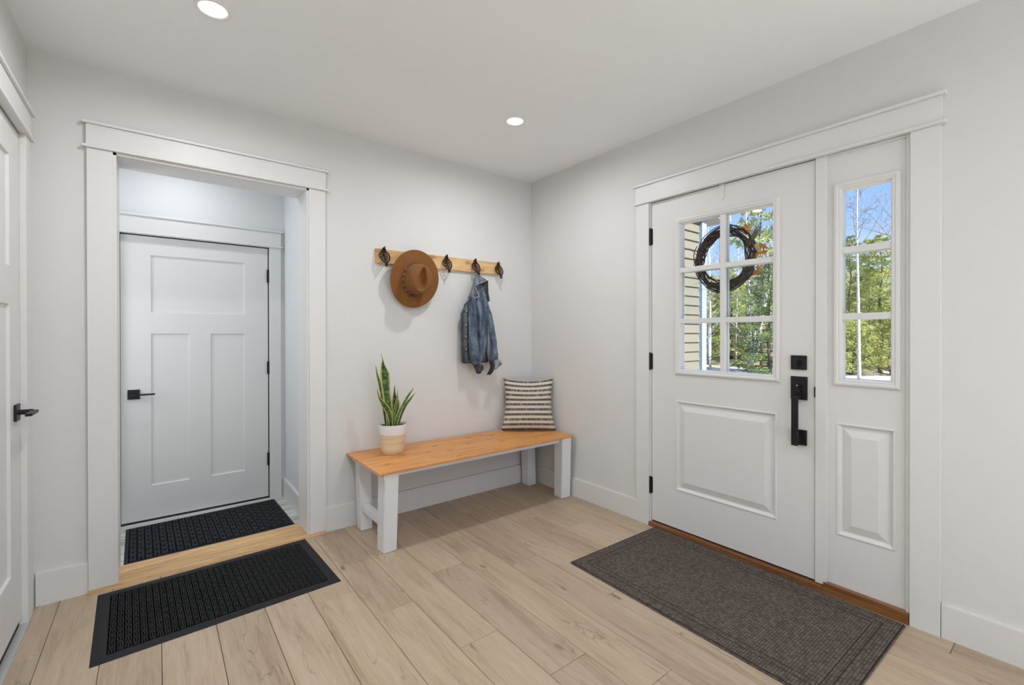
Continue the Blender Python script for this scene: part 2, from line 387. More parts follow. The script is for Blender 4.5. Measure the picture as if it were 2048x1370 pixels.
# baseboards
def base(name, label, mp, segs, z0=0.0, hgt=0.145):
    b = empty(name, mp(segs[0][0], z0, 0), label, 'baseboard', kind='structure')
    for a, c in segs:
        m = MB(); mbox(m, mp, a, c, z0, z0+hgt-0.004, 0, 0.015); 
        mbox(m, mp, a, c, z0+hgt-0.004, z0+hgt, 0, 0.013)
        m.build('baseboard_piece', M_trim, b, world=True)
base('baseboard_back', 'white baseboard along the back wall', BW, [(-2.893, -2.722), (-1.655, 0.0)])
base('baseboard_right', 'white baseboard along the right wall', RW, [(-1.072, -0.0155), (YB, -2.526)], hgt=0.133)
base('baseboard_left', 'white baseboard along the left wall', LW, [(YB, LY0-0.095), (-0.064, -0.0155)])
base('baseboard_hall', 'white baseboard on the hall side wall', lambda u, v, h: Vector((HX1-h, u, v)), [(0.2, HY-0.001)], z0=HZ, hgt=0.145)

# wooden threshold of the opening
th_ = empty('wood_threshold', (-2.19, 0.05, 0), 'golden butcher-block wood threshold board across the hall opening', 'threshold')
m = MB(); m.hexa([(-2.722, -0.034, 0.0005), (-1.660, -0.034, 0.0005), (-1.660, 0.0, 0.0005), (-2.722, 0.0, 0.0005)], [(-2.722, -0.030, 0.0125), (-1.660, -0.030, 0.0125), (-1.660, 0.0, 0.0125), (-2.722, 0.0, 0.0125)])
m.build('nosing', M_thresh, th_, world=True)
for i in range(4):
    y0 = 0.0+i*0.049
    m = MB().box(OX0+0.012, OX1-0.012, y0+0.0004, y0+0.0486, -0.09 if i == 3 else -0.005, 0.0126, 0.0008)
    o = m.build('wood_strip', M_thresh, th_, world=True)

# ------------------------------------------------------------------ shaker three-panel door (hall and left)
def shaker(parent, mp, u0, u1, v0, v1, hinge_side, flip=False, T=0.035, h=0.0):
    """stiles and rails on mapping mp; door face at height h"""
    s = 0.115*(u1-u0)/0.813+0.05*((u1-u0)-0.813)*0; s = (u1-u0)*0.181
    m = MB(); H0, H1 = h-T, h
    zt = v1-0.128; za = v0+1.444; zb = v0+1.295; zc = v0+0.232
    um = (u0+u1)/2; mw = 0.064
    F_ = lambda a, b, c, d: mbox(m, mp, a, b, c, d, H0, H1)
    F_(u0, u0+s, v0, v1); F_(u1-s, u1, v0, v1); F_(u0+s, u1-s, v0, zc); F_(u0+s, u1-s, zb, za); F_(u0+s, u1-s, zt, v1); F_(um-mw, um+mw, zc, zb)
    m.build('door_frame', M_door, parent, world=True)
    for a, b, c, d in ((u0+s, u1-s, za, zt), (u0+s, um-mw, zc, zb), (um+mw, u1-s, zc, zb)):
        p = MB(); p.rings(mp, a, b, c, d, [(0.0, h-0.0005), (0.006, h-0.009), (0.02, h-0.0095)])
        p.build('door_panel', M_door, parent, world=True)
def hinges(parent, mp, u, zs, h=0.004):
    for z in zs:
        m = MB(); 
        a = mp(u, z-0.05, h); b = mp(u, z+0.05, h)
        m.tube([a, b], 0.0075, 10); m.tube([mp(u, z-0.055, h), mp(u, z-0.05, h)], 0.005, 8); m.tube([mp(u, z+0.05, h), mp(u, z+0.055, h)], 0.005, 8)
        mbox(m, mp, u-0.012, u+0.012, z-0.05, z+0.05, h-0.008, h-0.003)
        m.build('hinge', M_black, parent, world=True, smooth=True, angle=30)
def lever(parent, mp, u, z, h, d, name='door_lever'):
    """square rose, neck and flat lever running along u in direction d"""
    l = mbox(MB(), mp, u-0.033, u+0.033, z-0.033, z+0.033, h, h+0.009, 0.0015).build(name, M_black, parent, world=True)
    m = MB(); m.tube([mp(u, z, h+0.008), mp(u, z, h+0.05)], 0.0105, 16)
    m.build('lever_neck', M_black, l, world=True, smooth=True, angle=40)
    m = MB(); mbox(m, mp, min(u-d*0.013, u+d*0.115), max(u-d*0.013, u+d*0.115), z-0.0055, z+0.0055, h+0.044, h+0.064, 0.0015)
    m.build('lever_arm', M_black, l, world=True)
    return l

# hall door
d2 = empty('door_2', (HD0, HY, HZ), 'white three-panel hall door with black square-rose lever', 'door', kind='structure')
shaker(d2, HW, HD0, HD1, HDZ0, HDZ1, 'r', h=-0.012)
hinges(d2, HW, HD1+0.003, (1.673, 0.946, 0.219), h=0.004)
lever(d2, HW, -2.592, 0.797, -0.012, 1)
m = MB(); mbox(m, HW, HD0-0.004, HD1+0.002, HZ+0.005, HDZ0-0.001, -0.04, -0.014); m.build('door_sweep', M_rubber, d2, world=True)
m = MB(); mbox(m, HW, HD0-0.008, HD0-0.001, HZ, HDZ1+0.009, -0.05, -0.016); mbox(m, HW, HD1+0.001, HD1+0.008, HZ, HDZ1+0.009, -0.05, -0.02); mbox(m, HW, HD0-0.008, HD1+0.008, HDZ1+0.002, HDZ1+0.010, -0.05, -0.016); m.build('gap_strip', M_dark, d2, world=True)  # dark strips stand in for the shade in the gap around the door
m = MB(); mbox(m, HW, HD0-0.004, HD1+0.004, HZ+0.0005, HZ+0.004, -0.12, 0.012, 0.001); m.build('sill', M_trim, d2, world=True)
m = MB(); mbox(m, HW, HD0-0.02, HD1+0.02, HZ, HDZ1+0.02, -0.125, -0.075); m.build('stop', M_dark, d2, world=True)
# left door
d3 = empty('door_3', (XL, LY0, 0), 'white three-panel closet door in the left wall with black lever', 'door', kind='structure')
shaker(d3, LW, LY0+0.004, LY1-0.004, 0.03, 2.035, 'l', h=-0.002)
lever(d3, LW, LY1-0.068, 0.893, -0.002, -1)
m = MB(); mbox(m, LW, LY0, LY1, 0.001, 0.028, -0.06, -0.006); m.build('door_sweep', M_rubber, d3, world=True)
m = MB(); mbox(m, LW, LY0, LY1, 0, 2.045, -0.11, -0.08); m.build('stop', M_dark, d3, world=True)
m = MB(); mbox(m, LW, LY0, LY1, 0.0, 0.006, -0.005, 0.024, 0.001); m.build('sill', mat('aluminium_sill', (0.62, 0.62, 0.62), 0.4, 0.6)[0], d3, world=True)
m = MB(); mbox(m, LW, LY1-0.003, LY1-0.0005, 0.03, 2.03, -0.03, 0.0); m.build('gap_strip', M_trim, d3, world=True)

# ------------------------------------------------------------------ entry door
def glassmat():
    m = bpy.data.materials.new('window_glass'); m.use_nodes = True; nt = m.node_tree; nt.nodes.clear()
    o = nt.nodes.new('ShaderNodeOutputMaterial'); mx = nt.nodes.new('ShaderNodeMixShader'); t = nt.nodes.new('ShaderNodeBsdfTransparent'); g = nt.nodes.new('ShaderNodeBsdfGlossy')
    g.inputs['Roughness'].default_value = 0.0; t.inputs[0].default_value = (0.96, 0.98, 0.975, 1)
    fr = nt.nodes.new('ShaderNodeFresnel'); fr.inputs[0].default_value = 1.45
    ge = nt.nodes.new('ShaderNodeNewGeometry'); fr.inputs[0].default_value = 1.35
    nt.links.new(mth(nt, 'MULTIPLY', fr.outputs[0], mth(nt, 'SUBTRACT', 1.0, ge.outputs['Backfacing'])), mx.inputs[0]); nt.links.new(t.outputs[0], mx.inputs[1]); nt.links.new(g.outputs[0], mx.inputs[2]); nt.links.new(mx.outputs[0], o.inputs[0])
    return m
M_glass = glassmat()
def lite_panel(parent, u0, u1, v0, v1, gu, gv, us, vs, face=0.0, T=0.045):
    """slab around a glazed opening: gu/gv = glass rectangle; us, vs muntin centres"""
    (a, b), (c, d) = gu, gv
    m = MB(); mp = RW
    w = 0.0
    for q in ((u0, a, v0, v1), (b, u1, v0, v1), (a, b, v0, c), (a, b, d, v1)): mbox(m, mp, *q, face-T, face)
    m.build('door_slab', M_door, parent, world=True)
    # raised lite frame, inside and outside
    o = 0.031
    for sgn, base_ in ((1, face), (-1, face-T)):
        m = MB(); m.rings(mp, a-o, b+o, c-o, d+o, [(-0.001, base_-0.001*sgn), (0.0, base_+0.007*sgn), (0.006, base_+0.012*sgn), (0.014, base_+0.013*sgn), (0.021, base_+0.009*sgn), (0.0235, base_+0.0105*sgn), (0.0285, base_+0.009*sgn), (0.033, base_+0.001*sgn), (0.033, face-T/2)], fill=False)
        m.build('window_frame', M_trim, parent, world=True)
        for u in us:
            m = MB(); mbox(m, mp, u-0.0145, u+0.0145, c, d, face-T/2+0.004*sgn, base_+0.004*sgn, 0.003); m.build('muntin', M_trim, parent, world=True)
        for v in vs:
            m = MB(); mbox(m, mp, a, b, v-0.0145, v+0.0145, face-T/2+0.004*sgn, base_+0.0035*sgn, 0.003); m.build('muntin', M_trim, parent, world=True)
    ue = [a]+list(us)+[b]; ve = [c]+list(vs)+[d]
    for i in range(len(ue)-1):
        for j in range(len(ve)-1):
            m = MB(); mbox(m, mp, ue[i], ue[i+1], ve[j], ve[j+1], face-T/2-0.003, face-T/2+0.003); m.build('pane', M_glass, parent, world=True)
def raised(parent, u0, u1, v0, v1, face):
    m = MB(); m.rings(RW, u0, u1, v0, v1, [(-0.002, face-0.0005), (0.0, face+0.0005), (0.003, face+0.004), (0.007, face+0.004), (0.011, face-0.004), (0.018, face-0.009), (0.024, face-0.009), (0.030, face-0.006), (0.058, face+0.003), (0.062, face+0.003)])
    m.build('raised_panel', M_door, parent, world=True)
# face planes: the lower panels need a hole in the slab, so slab pieces are laid around them
def slab_with_hole(parent, u0, u1, v0, v1, hole, face, T):
    a, b, c, d = hole; m = MB()
    for q in ((u0, a, v0, v1), (b, u1, v0, v1), (a, b, v0, c), (a, b, d, v1)): mbox(m, RW, *q, face-T, face)
    mbox(m, RW, a, b, c, d, face-T, face-0.014)
    m.build('door_slab', M_door, parent, world=True)
FD0, FD1 = -2.080, -1.176
d1 = empty('door_1', (0, FD1, 0.03), 'white entry door with six-pane window and black handleset', 'door', kind='structure')
fc = -0.002
lite_panel(d1, FD0, FD1, 0.87, 2.033, (-1.894, -1.371), (0.996, 1.869), (-1.632,), (1.587, 1.285), fc)
slab_with_hole(d1, FD0, FD1, 0.036, 0.87, (-1.908, -1.346, 0.27, 0.804), fc, 0.045)
raised(d1, -1.911, -1.343, 0.267, 0.807, fc)
hinges(d1, RW, FD1+0.006, (1.821, 1.037, 0.256), h=0.006)
m = MB(); mbox(m, RW, FD0, FD1, 0.028, 0.036, -0.045, -0.01); m.build('door_sweep', M_rubber, d1, world=True)
m = MB(); mbox(m, RW, FD0-0.0025, FD0-0.0003, 0.036, 2.036, -0.04, -0.004); mbox(m, RW, FD0, FD1, 2.0335, 2.0365, -0.04, -0.004); m.build('gap_strip', M_dark, d1, world=True)  # shade of the gap beside and above the door, drawn as dark strips
# deadbolt
db = mbox(MB(), RW, -2.047, -1.979, 1.033, 1.102, fc, fc+0.012, 0.002).build('deadbolt', M_black, d1, world=True)
m = MB(); m.tube([RW(-2.013, 1.067, 0.01), RW(-2.013, 1.067, 0.022)], 0.013, 20); mbox(m, RW, -2.017, -2.009, 1.050, 1.084, 0.02, 0.036, 0.002)
m.build('thumbturn', M_black, db, world=True)
# handleset
hs = mbox(MB(), RW, -2.050, -1.979, 0.888, 1.0, fc, fc+0.013, 0.002).build('handle_set', M_black, d1, world=True)
m = MB(); mbox(m, RW, -2.048, -1.981, 0.668, 0.742, fc, fc+0.012, 0.002); m.build('lower_rose', M_black, hs, world=True)
m = MB(); mbox(m, RW, -2.029, -2.000, 0.672, 0.912, 0.050, 0.062, 0.002); mbox(m, RW, -2.029, -2.000, 0.690, 0.712, 0.008, 0.055, 0.001); mbox(m, RW, -2.029, -2.000, 0.895, 0.912, 0.008, 0.055, 0.001)
m.build('pull_grip', M_black, hs, world=True)
m = MB(); m.tube([RW(-2.014, 0.958, 0.010), RW(-2.014, 0.958, 0.030)], 0.012, 20); mbox(m, RW, -2.030, -1.999, 0.925, 0.935, 0.01, 0.035, 0.002); m.build('thumb_piece', M_black, hs, world=True, smooth=True, angle=30)
m = MB(); m.tube([RW(-2.014, 0.958, 0.030), RW(-2.014, 0.958, 0.0305)], 0.0035, 12); m.build('keyhole', M_steel, hs, world=True)
# frame between door and sidelight, head jamb, hinge jamb
fr_ = empty('trim_5', (0, DY0, 0), 'white jamb and mullion between the entry door and sidelight', 'trim', kind='structure')
m = MB(); mbox(m, RW, FD1+0.003, DY1, 0.0, 2.04, -0.12, 0.006, 0.001); m.build('hinge_jamb', M_trim, fr_, world=True)
m = MB(); mbox(m, RW, -2.131, -2.083, 0.03, 2.038, -0.12, 0.006, 0.002); m.build('mullion_post', M_trim, fr_, world=True)
m = MB(); mbox(m, RW, DY0, -2.4155, 0.04, 2.038, -0.12, 0.006, 0.002); m.build('side_jamb', M_trim, fr_, world=True)
m = MB(); mbox(m, RW, DY0, DY1, 2.036, 2.045, -0.12, 0.006); mbox(m, RW, -2.4155, -2.131, 2.026, 2.038, -0.12, 0.003, 0.002); m.build('head_jamb', M_trim, fr_, world=True)
m = MB(); mbox(m, RW, -2.0845, -2.0795, 0.905, 0.955, -0.004, 0.009, 0.001); m.build('strike_plate', M_black, fr_, world=True)
# sidelight
s1 = empty('window_1', (0, -2.27, 0.05), 'narrow white sidelight panel with three stacked panes right of the entry door', 'window', kind='structure')
sf = -0.006
lite_panel(s1, -2.4155, -2.131, 0.87, 2.026, (-2.365, -2.186), (1.0, 1.867), (), (1.587, 1.285), sf)
slab_with_hole(s1, -2.4155, -2.131, 0.048, 0.87, (-2.376, -2.169, 0.284, 0.795), sf, 0.045)
raised(s1, -2.379, -2.166, 0.281, 0.798, sf)
# sills
si = empty('door_sill', (0, -1.8, 0), 'reddish-brown wooden sill under the entry door and sidelight', 'door sill')
m = MB(); mbox(m, RW, -2.118, DY1, 0.0008, 0.026, -0.15, 0.022, 0.002); m.build('sill_board', M_sill, si, world=True)
m = MB(); mbox(m, RW, -2.427, -2.119, 0.0008, 0.026, -0.15, 0.022, 0.002); mbox(m, RW, -2.427, -2.119, 0.026, 0.047, -0.15, 0.016, 0.002); m.build('stepped_sill_board', M_sill, si, world=True)
# wreath hanger clip over the door top
cg = empty('wreath_hanger', (0, -1.628, 2.03), 'white over-door wreath hanger strap on the entry door', 'hanger')
m = MB(); pts = [(-1.641, 2.036), (-1.615, 2.036), (-1.615, 1.968)]+[(-1.628+0.013*math.cos(a*PI/8), 1.968-0.018*math.sin(a*PI/8)) for a in range(1, 8)]+[(-1.641, 1.968)]
f1 = [m.b.verts.new(RW(a, b, 0.0025)) for a, b in pts]; f0 = [m.b.verts.new(RW(a, b, -0.001)) for a, b in pts]
m.b.faces.new(f1); m.b.faces.new(list(reversed(f0)))
for i in range(len(pts)): m.b.faces.new((f0[i], f0[(i+1) % len(pts)], f1[(i+1) % len(pts)], f1[i]))
m.build('inside_strap', M_trim, cg, world=True)
m = MB(); mbox(m, RW, -1.641, -1.615, 2.0335, 2.0355, -0.052, 0.002); mbox(m, RW, -1.641, -1.615, 1.80, 2.0355, -0.052, -0.0495); mbox(m, RW, -1.641, -1.615, 1.79, 1.802, -0.09, -0.0495); mbox(m, RW, -1.641, -1.615, 1.79, 1.82, -0.093, -0.09)
m.build('outside_hook', mat('grey_hook', (0.2, 0.22, 0.23), 0.4, 0.5)[0], cg, world=True)

# ------------------------------------------------------------------ downlights
M_emit = bpy.data.materials.new('lamp_glow'); M_emit.use_nodes = True; nt = M_emit.node_tree; nt.nodes.clear()
o_ = nt.nodes.new('ShaderNodeOutputMaterial'); e_ = nt.nodes.new('ShaderNodeEmission'); e_.inputs[0].default_value = (1, 0.95, 0.87, 1); e_.inputs[1].default_value = 2.6; nt.links.new(e_.outputs[0], o_.inputs[0])
M_ring = mat('white_ring', (0.85, 0.84, 0.82), 0.4)[0]
dl = empty('ceiling_light', (LAMPS[0][0], LAMPS[0][1], H), 'round recessed ceiling light over the mats by the hall opening', 'ceiling light', 'recessed ceiling lights')
MB().lathe([(0.047, -0.0005), (0.049, -0.004), (0.055, -0.006), (0.062, -0.004), (0.064, -0.0003)], 48).build('trim_ring', M_ring, dl, smooth=True)
m = MB(); bmesh.ops.create_circle(m.b, cap_ends=True, radius=0.047, segments=48, matrix=Matrix.Translation((0, 0, -0.002))); m.build('lens', M_emit, dl)
labs = {1: 'round recessed ceiling light above the bench near the corner', 2: 'round recessed ceiling light at the near left, out of view', 3: 'round recessed ceiling light at the top edge over the entry rug'}
for i, (x, y) in enumerate(LAMPS):
    if i == 0: continue
    o = copy_tree(dl); o.location = (x, y, H)
    o['label'] = labs.get(i, 'round recessed ceiling light added for fill behind the camera, %s' % ('by the left wall, nearer row', 'right of centre, nearer row', 'by the left wall, farther row', 'right of centre, farther row')[i-4])
o = copy_tree(dl); o.location = (-2.35, 0.72, H); o['label'] = 'round ceiling light in the hall beyond the opening'

# made-up cream rug behind the camera, added to bounce sun onto the ceiling
rg = empty('bounce_rug', (-1.5, -4.7, 0), 'large cream rug added behind the camera to bounce sunlight upwards', 'rug')
MB().rings(lambda u, v, h: Vector((u, v, h)), -1.2, 1.2, -1.3, 1.3, [(0.003, 0.0006), (0, 0.004), (0.01, 0.009)]).build('rug_body', mat('bounce_cream', (0.84, 0.84, 0.84), 0.95)[0], rg)

# ------------------------------------------------------------------ bench
bn = empty('bench', (-0.78, -0.28, 0), 'long low bench with orange-stained wooden top and white legs', 'bench')
TZ = 0.463
bot = [(-1.534, -0.557, TZ-0.013), (-0.028, -0.53, TZ-0.013), (-0.028, -0.03, TZ-0.013), (-1.53, -0.005, TZ-0.013)]
m = MB().hexa(bot, [(p[0], p[1], TZ) for p in bot]); bmesh.ops.bevel(m.b, geom=list(m.b.edges), offset=0.002, segments=1, affect='EDGES')
m.build('bench_top', M_benchtop, bn, world=True)
M_bleg = paint('bench_white_paint', (0.82, 0.82, 0.83), 0.45, 0.15)
def leg(c0, c1, s0, s1, ang):
    q = lambda c, s, z: [(c[0]+s*math.cos(ang+PI/4+k*PI/2)*0.7071, c[1]+s*math.sin(ang+PI/4+k*PI/2)*0.7071, z) for k in (2, 3, 0, 1)]
    m = MB().hexa(q(c0, s0, 0.0005), q(c1, s1, TZ-0.0135)); bmesh.ops.bevel(m.b, geom=list(m.b.edges), offset=0.003, segments=2, affect='EDGES')
    m.build('leg', M_bleg, bn, world=True)
leg((-1.452, -0.458), (-1.455, -0.49), 0.080, 0.084, math.radians(4))
leg((-0.083, -0.452), (-0.100, -0.478), 0.086, 0.090, math.radians(-2))
leg((-1.445, -0.094), (-1.450, -0.075), 0.072, 0.076, 0.0)
leg((-0.094, -0.084), (-0.105, -0.075), 0.080, 0.084, math.radians(2))
Z0 = TZ-0.0135
MB().box(-1.415, -0.142, -0.486, -0.462, Z0-0.036, Z0, 0.0015).build('apron_rail', M_bleg, bn, world=True)
MB().box(-1.415, -0.142, -0.070, -0.046, Z0-0.036, Z0, 0.0015).build('apron_rail', M_bleg, bn, world=True)
MB().box(-1.499, -1.472, -0.532, -0.03, Z0-0.030, Z0, 0.0015).build('end_rail', M_bleg, bn, world=True)
MB().box(-0.087, -0.06, -0.435, -0.116, Z0-0.05, Z0, 0.0015).build('end_rail', M_bleg, bn, world=True)
MB().box(-1.470, -1.430, -0.422, -0.128, 0.118, 0.160, 0.002).build('stretcher', M_bleg, bn, world=True)

# ------------------------------------------------------------------ plant pot
pot = empty('snake_plant', (-1.297, -0.178, TZ+0.0005), 'potted snake plant in a white and tan pot at the left end of the bench', 'potted plant')
mp_, nt, b = mat('two_tone_pot', (0.8, 0.8, 0.8), 0.35)
sx = nt.nodes.new('ShaderNodeSeparateXYZ'); nt.links.new(coords(nt), sx.inputs[0])
n = noise_tex(nt, coords(nt, (1, 1, 40)), 2.5, 2)
tan = ramp(nt, [(0.3, (0.62, 0.45, 0.25)), (0.5, (0.74, 0.59, 0.38)), (0.7, (0.78, 0.68, 0.50))], n)
c = mixc(nt, mth(nt, 'GREATER_THAN', sx.outputs['Z'], 0.124), tan, (0.82, 0.80, 0.79)); nt.links.new(c, b.inputs['Base Color'])
MB().lathe([(0, 0), (0.066, 0), (0.070, 0.004), (0.0735, 0.04), (0.080, 0.11), (0.0865, 0.178), (0.0865, 0.182), (0.0845, 0.183), (0.0825, 0.180), (0.080, 0.168), (0.0, 0.166)], 56).build('pot', mp_, pot, smooth=True, angle=50)
ms, nt, b = mat('potting_soil', (0.03, 0.018, 0.012), 0.95)
nt.links.new(ramp(nt, [(0.35, (0.012, 0.008, 0.006)), (0.65, (0.10, 0.06, 0.035))], noise_tex(nt, coords(nt), 90, 3)), b.inputs['Base Color'])
m = MB(); 
def soil(u, v):
    r = 0.0805*v; a = 2*PI*u
    return Vector((r*math.cos(a), r*math.sin(a), 0.169+0.004*noise.noise(Vector((r*math.cos(a)*90, r*math.sin(a)*90, 0)))))
m.grid(soil, 40, 12, closeu=True).build('soil', ms, pot, smooth=True)
ml, nt, b = mat('variegated_leaf', (0.1, 0.2, 0.05), 0.35)
uv = nt.nodes.new('ShaderNodeUVMap'); sx = nt.nodes.new('ShaderNodeSeparateXYZ'); nt.links.new(uv.outputs[0], sx.inputs[0])
mpn = nt.nodes.new('ShaderNodeMapping'); mpn.inputs['Scale'].default_value = (1.1, 20, 1); nt.links.new(uv.outputs[0], mpn.inputs[0])
nn = noise_tex(nt, mpn.outputs[0], 1.3, 4, 0.6, 0.9)
grn = ramp(nt, [(0.38, (0.018, 0.055, 0.016)), (0.5, (0.05, 0.12, 0.03)), (0.62, (0.20, 0.28, 0.10))], nn)
edge = mth(nt, 'ABSOLUTE', mth(nt, 'SUBTRACT', sx.outputs['X'], 0.5))
ef = nt.nodes.new('ShaderNodeMapRange'); ef.inputs[1].default_value = 0.33; ef.inputs[2].default_value = 0.37; nt.links.new(mth(nt, 'ADD', edge, mth(nt, 'MULTIPLY', nn, 0.03)), ef.inputs[0])
nt.links.new(mixc(nt, ef.outputs[0], grn, (0.52, 0.50, 0.17)), b.inputs['Base Color'])
def leaf(pts, ws, face, cup=0.25):
    """pts centre line in pot coordinates, ws half widths, face = approximate normal angle about z per point"""
    P = smoothp(pts, 6); n = len(P); m = MB(); uvl = m.b.loops.layers.uv.new('UVMap')
    nu = 7; front = []; back = []
    for i, p in enumerate(P):
        t = i/(n-1); w = lerpl(ws, t); fa = lerpl(face, t)
        tan_ = (P[min(i+1, n-1)]-P[max(i-1, 0)]).normalized()
        nor = Vector((math.cos(fa), math.sin(fa), 0)); nor = (nor-tan_*nor.dot(tan_)).normalized(); side = nor.cross(tan_)
        rowf = []; rowb = []
        for k in range(nu):
            s = (k/(nu-1)*2-1)
            q = p+side*(s*w)+nor*(cup*w*s*s)
            th_k = 0.0016*(1-s*s)+0.0003
            rowf.append(m.b.verts.new(q+nor*th_k)); rowb.append(m.b.verts.new(q-nor*th_k))
        front.append(rowf); back.append(rowb)
    def face_(vs, uvs):
        f = m.b.faces.new(vs)
        for l, u in zip(f.loops, uvs): l[uvl].uv = u
    for i in range(n-1):
        for k in range(nu-1):
            uvq = [(k/(nu-1), i/(n-1)), ((k+1)/(nu-1), i/(n-1)), ((k+1)/(nu-1), (i+1)/(n-1)), (k/(nu-1), (i+1)/(n-1))]
            face_((front[i][k], front[i][k+1], front[i+1][k+1], front[i+1][k]), uvq)
            face_((back[i][k], back[i+1][k], back[i+1][k+1], back[i][k+1]), [uvq[0], uvq[3], uvq[2], uvq[1]])
        for k in (0, nu-1):
            a = (front[i][k], front[i+1][k], back[i+1][k], back[i][k]); face_(a, [(k/(nu-1), i/(n-1))]*4)
    m.build('leaf', ml, pot, smooth=True)
fa = math.radians(-130)
pp = lambda L, dy=None: [(x+1.297, (d if dy is None else dy), z-TZ) for (x, z), d in zip(L, dy or [0]*len(L))]
def PL(L, ys): return [(x+1.297, y, z-TZ) for (x, z), y in zip(L, ys)]
leaf(PL([(-1.316, 0.625), (-1.319, 0.731), (-1.331, 0.828), (-1.337, 0.909), (-1.341, 0.965), (-1.357, 1.018), (-1.360, 1.05), (-1.374, 1.092)], [0, 0, 0.005, 0.01, 0.01, 0.0, 0, 0]), [0.017, 0.024, 0.027, 0.031, 0.030, 0.013, 0.003, 0.0008], [fa+.3, fa+.2, fa, fa, fa, fa-.1, fa, fa])
leaf(PL([(-1.318, 0.63), (-1.329, 0.707), (-1.352, 0.752), (-1.383, 0.79), (-1.406, 0.832), (-1.417, 0.876)], [-0.03, -0.035, -0.04, -0.05, -0.05, -0.05]), [0.014, 0.017, 0.019, 0.014, 0.006, 0.0007], [fa-.3, fa, fa+.2, fa+.5, fa+.8, fa+1])
leaf(PL([(-1.325, 0.64), (-1.34, 0.76), (-1.358, 0.87), (-1.378, 0.95), (-1.391, 1.012)], [0.04, 0.045, 0.045, 0.045, 0.04]), [0.013, 0.016, 0.014, 0.008, 0.0006], [fa+1.2, fa+1.2, fa+1.1, fa+1, fa+1])
leaf(PL([(-1.288, 0.63), (-1.273, 0.711), (-1.268, 0.772), (-1.276, 0.83), (-1.274, 0.885)], [0.01, 0.01, 0.012, 0.015, 0.015]), [0.018, 0.028, 0.028, 0.009, 0.0006], [fa-.4, fa-.2, fa, fa, fa])
leaf(PL([(-1.283, 0.63), (-1.262, 0.70), (-1.228, 0.765), (-1.193, 0.82), (-1.160, 0.862)], [-0.02, -0.02, -0.02, -0.02, -0.02]), [0.013, 0.016, 0.016, 0.011, 0.001], [fa-.9, fa-.8, fa-.7, fa-.5, fa-.4])
leaf(PL([(-1.247, 0.63), (-1.226, 0.695), (-1.198, 0.749), (-1.165, 0.79), (-1.136, 0.826)], [0.02, 0.02, 0.02, 0.015, 0.01]), [0.014, 0.017, 0.014, 0.008, 0.0006], [fa-.8, fa-.7, fa-.5, fa-.2, fa])
leaf(PL([(-1.310, 0.63), (-1.307, 0.70), (-1.291, 0.76), (-1.274, 0.81), (-1.268, 0.86)], [-0.035, -0.035, -0.03, -0.02, -0.01]), [0.012, 0.013, 0.012, 0.006, 0.0005], [fa+1.3, fa+1.2, fa+1.1, fa+1, fa+.9])
leaf(PL([(-1.297, 0.63), (-1.285, 0.68), (-1.262, 0.73), (-1.246, 0.772)], [-0.045, -0.045, -0.04, -0.04]), [0.012, 0.016, 0.011, 0.0006], [fa-.5, fa-.4, fa-.3, fa-.3])

# ------------------------------------------------------------------ pillow
mpil, nt, b = mat('striped_cushion', (0.75, 0.68, 0.56), 0.9)
uv = nt.nodes.new('ShaderNodeUVMap'); sx = nt.nodes.new('ShaderNodeSeparateXYZ'); nt.links.new(uv.outputs[0], sx.inputs[0])
V_ = mth(nt, 'MULTIPLY', sx.outputs['Y'], 10.6)
fr = mth(nt, 'FRACT', mth(nt, 'ADD', V_, 0.25)); row = mth(nt, 'FLOOR', mth(nt, 'ADD', V_, 0.25))
band = mth(nt, 'LESS_THAN', mth(nt, 'ABSOLUTE', mth(nt, 'SUBTRACT', fr, 0.5)), 0.235)
cb = nt.nodes.new('ShaderNodeCombineXYZ'); nt.links.new(mth(nt, 'MULTIPLY', sx.outputs['X'], 30), cb.inputs[0]); nt.links.new(mth(nt, 'MULTIPLY', row, 7.3), cb.inputs[1])
nb = noise_tex(nt, cb.outputs[0], 2.1, 2)
gaps = mth(nt, 'GREATER_THAN', nb, 0.40)
cb2 = nt.nodes.new('ShaderNodeCombineXYZ'); nt.links.new(mth(nt, 'MULTIPLY', sx.outputs['X'], 160), cb2.inputs[0]); nt.links.new(mth(nt, 'MULTIPLY', sx.outputs['Y'], 60), cb2.inputs[1])
n3 = noise_tex(nt, cb2.outputs[0], 1.0, 2)
darkc = ramp(nt, [(0.35, (0.045, 0.04, 0.042)), (0.65, (0.20, 0.17, 0.155))], n3)
cream = ramp(nt, [(0.35, (0.66, 0.58, 0.46)), (0.6, (0.80, 0.73, 0.61))], n3)
nt.links.new(mixc(nt, mth(nt, 'MULTIPLY', band, mth(nt, 'ADD', mth(nt, 'MULTIPLY', gaps, 0.5), 0.48)), cream, darkc), b.inputs['Base Color'])
wv = nt.nodes.new('ShaderNodeTexWave'); wv.inputs['Scale'].default_value = 34; wv.inputs['Distortion'].default_value = 0.6; nt.links.new(uv.outputs[0], wv.inputs['Vector'])
bump(nt, b, mth(nt, 'ADD', wv.outputs['Fac'], n3), 0.5, 0.003)
pw = tag(empty('throw_pillow', (-0.192, -0.192, TZ+0.0015)), 'cream and charcoal striped throw pillow at the right end of the bench', 'pillow')
Rv = Vector((0.788, -0.615, 0)); Dv = Vector((0.615, 0.788, 0)); til = math.radians(9)
Uv = Vector((0, 0, 1))*math.cos(til)+Dv*math.sin(til); Nv = -(Dv*math.cos(til)-Vector((0, 0, 1))*math.sin(til))
m = MB(); uvl = m.b.loops.layers.uv.new('UVMap'); NP = 34
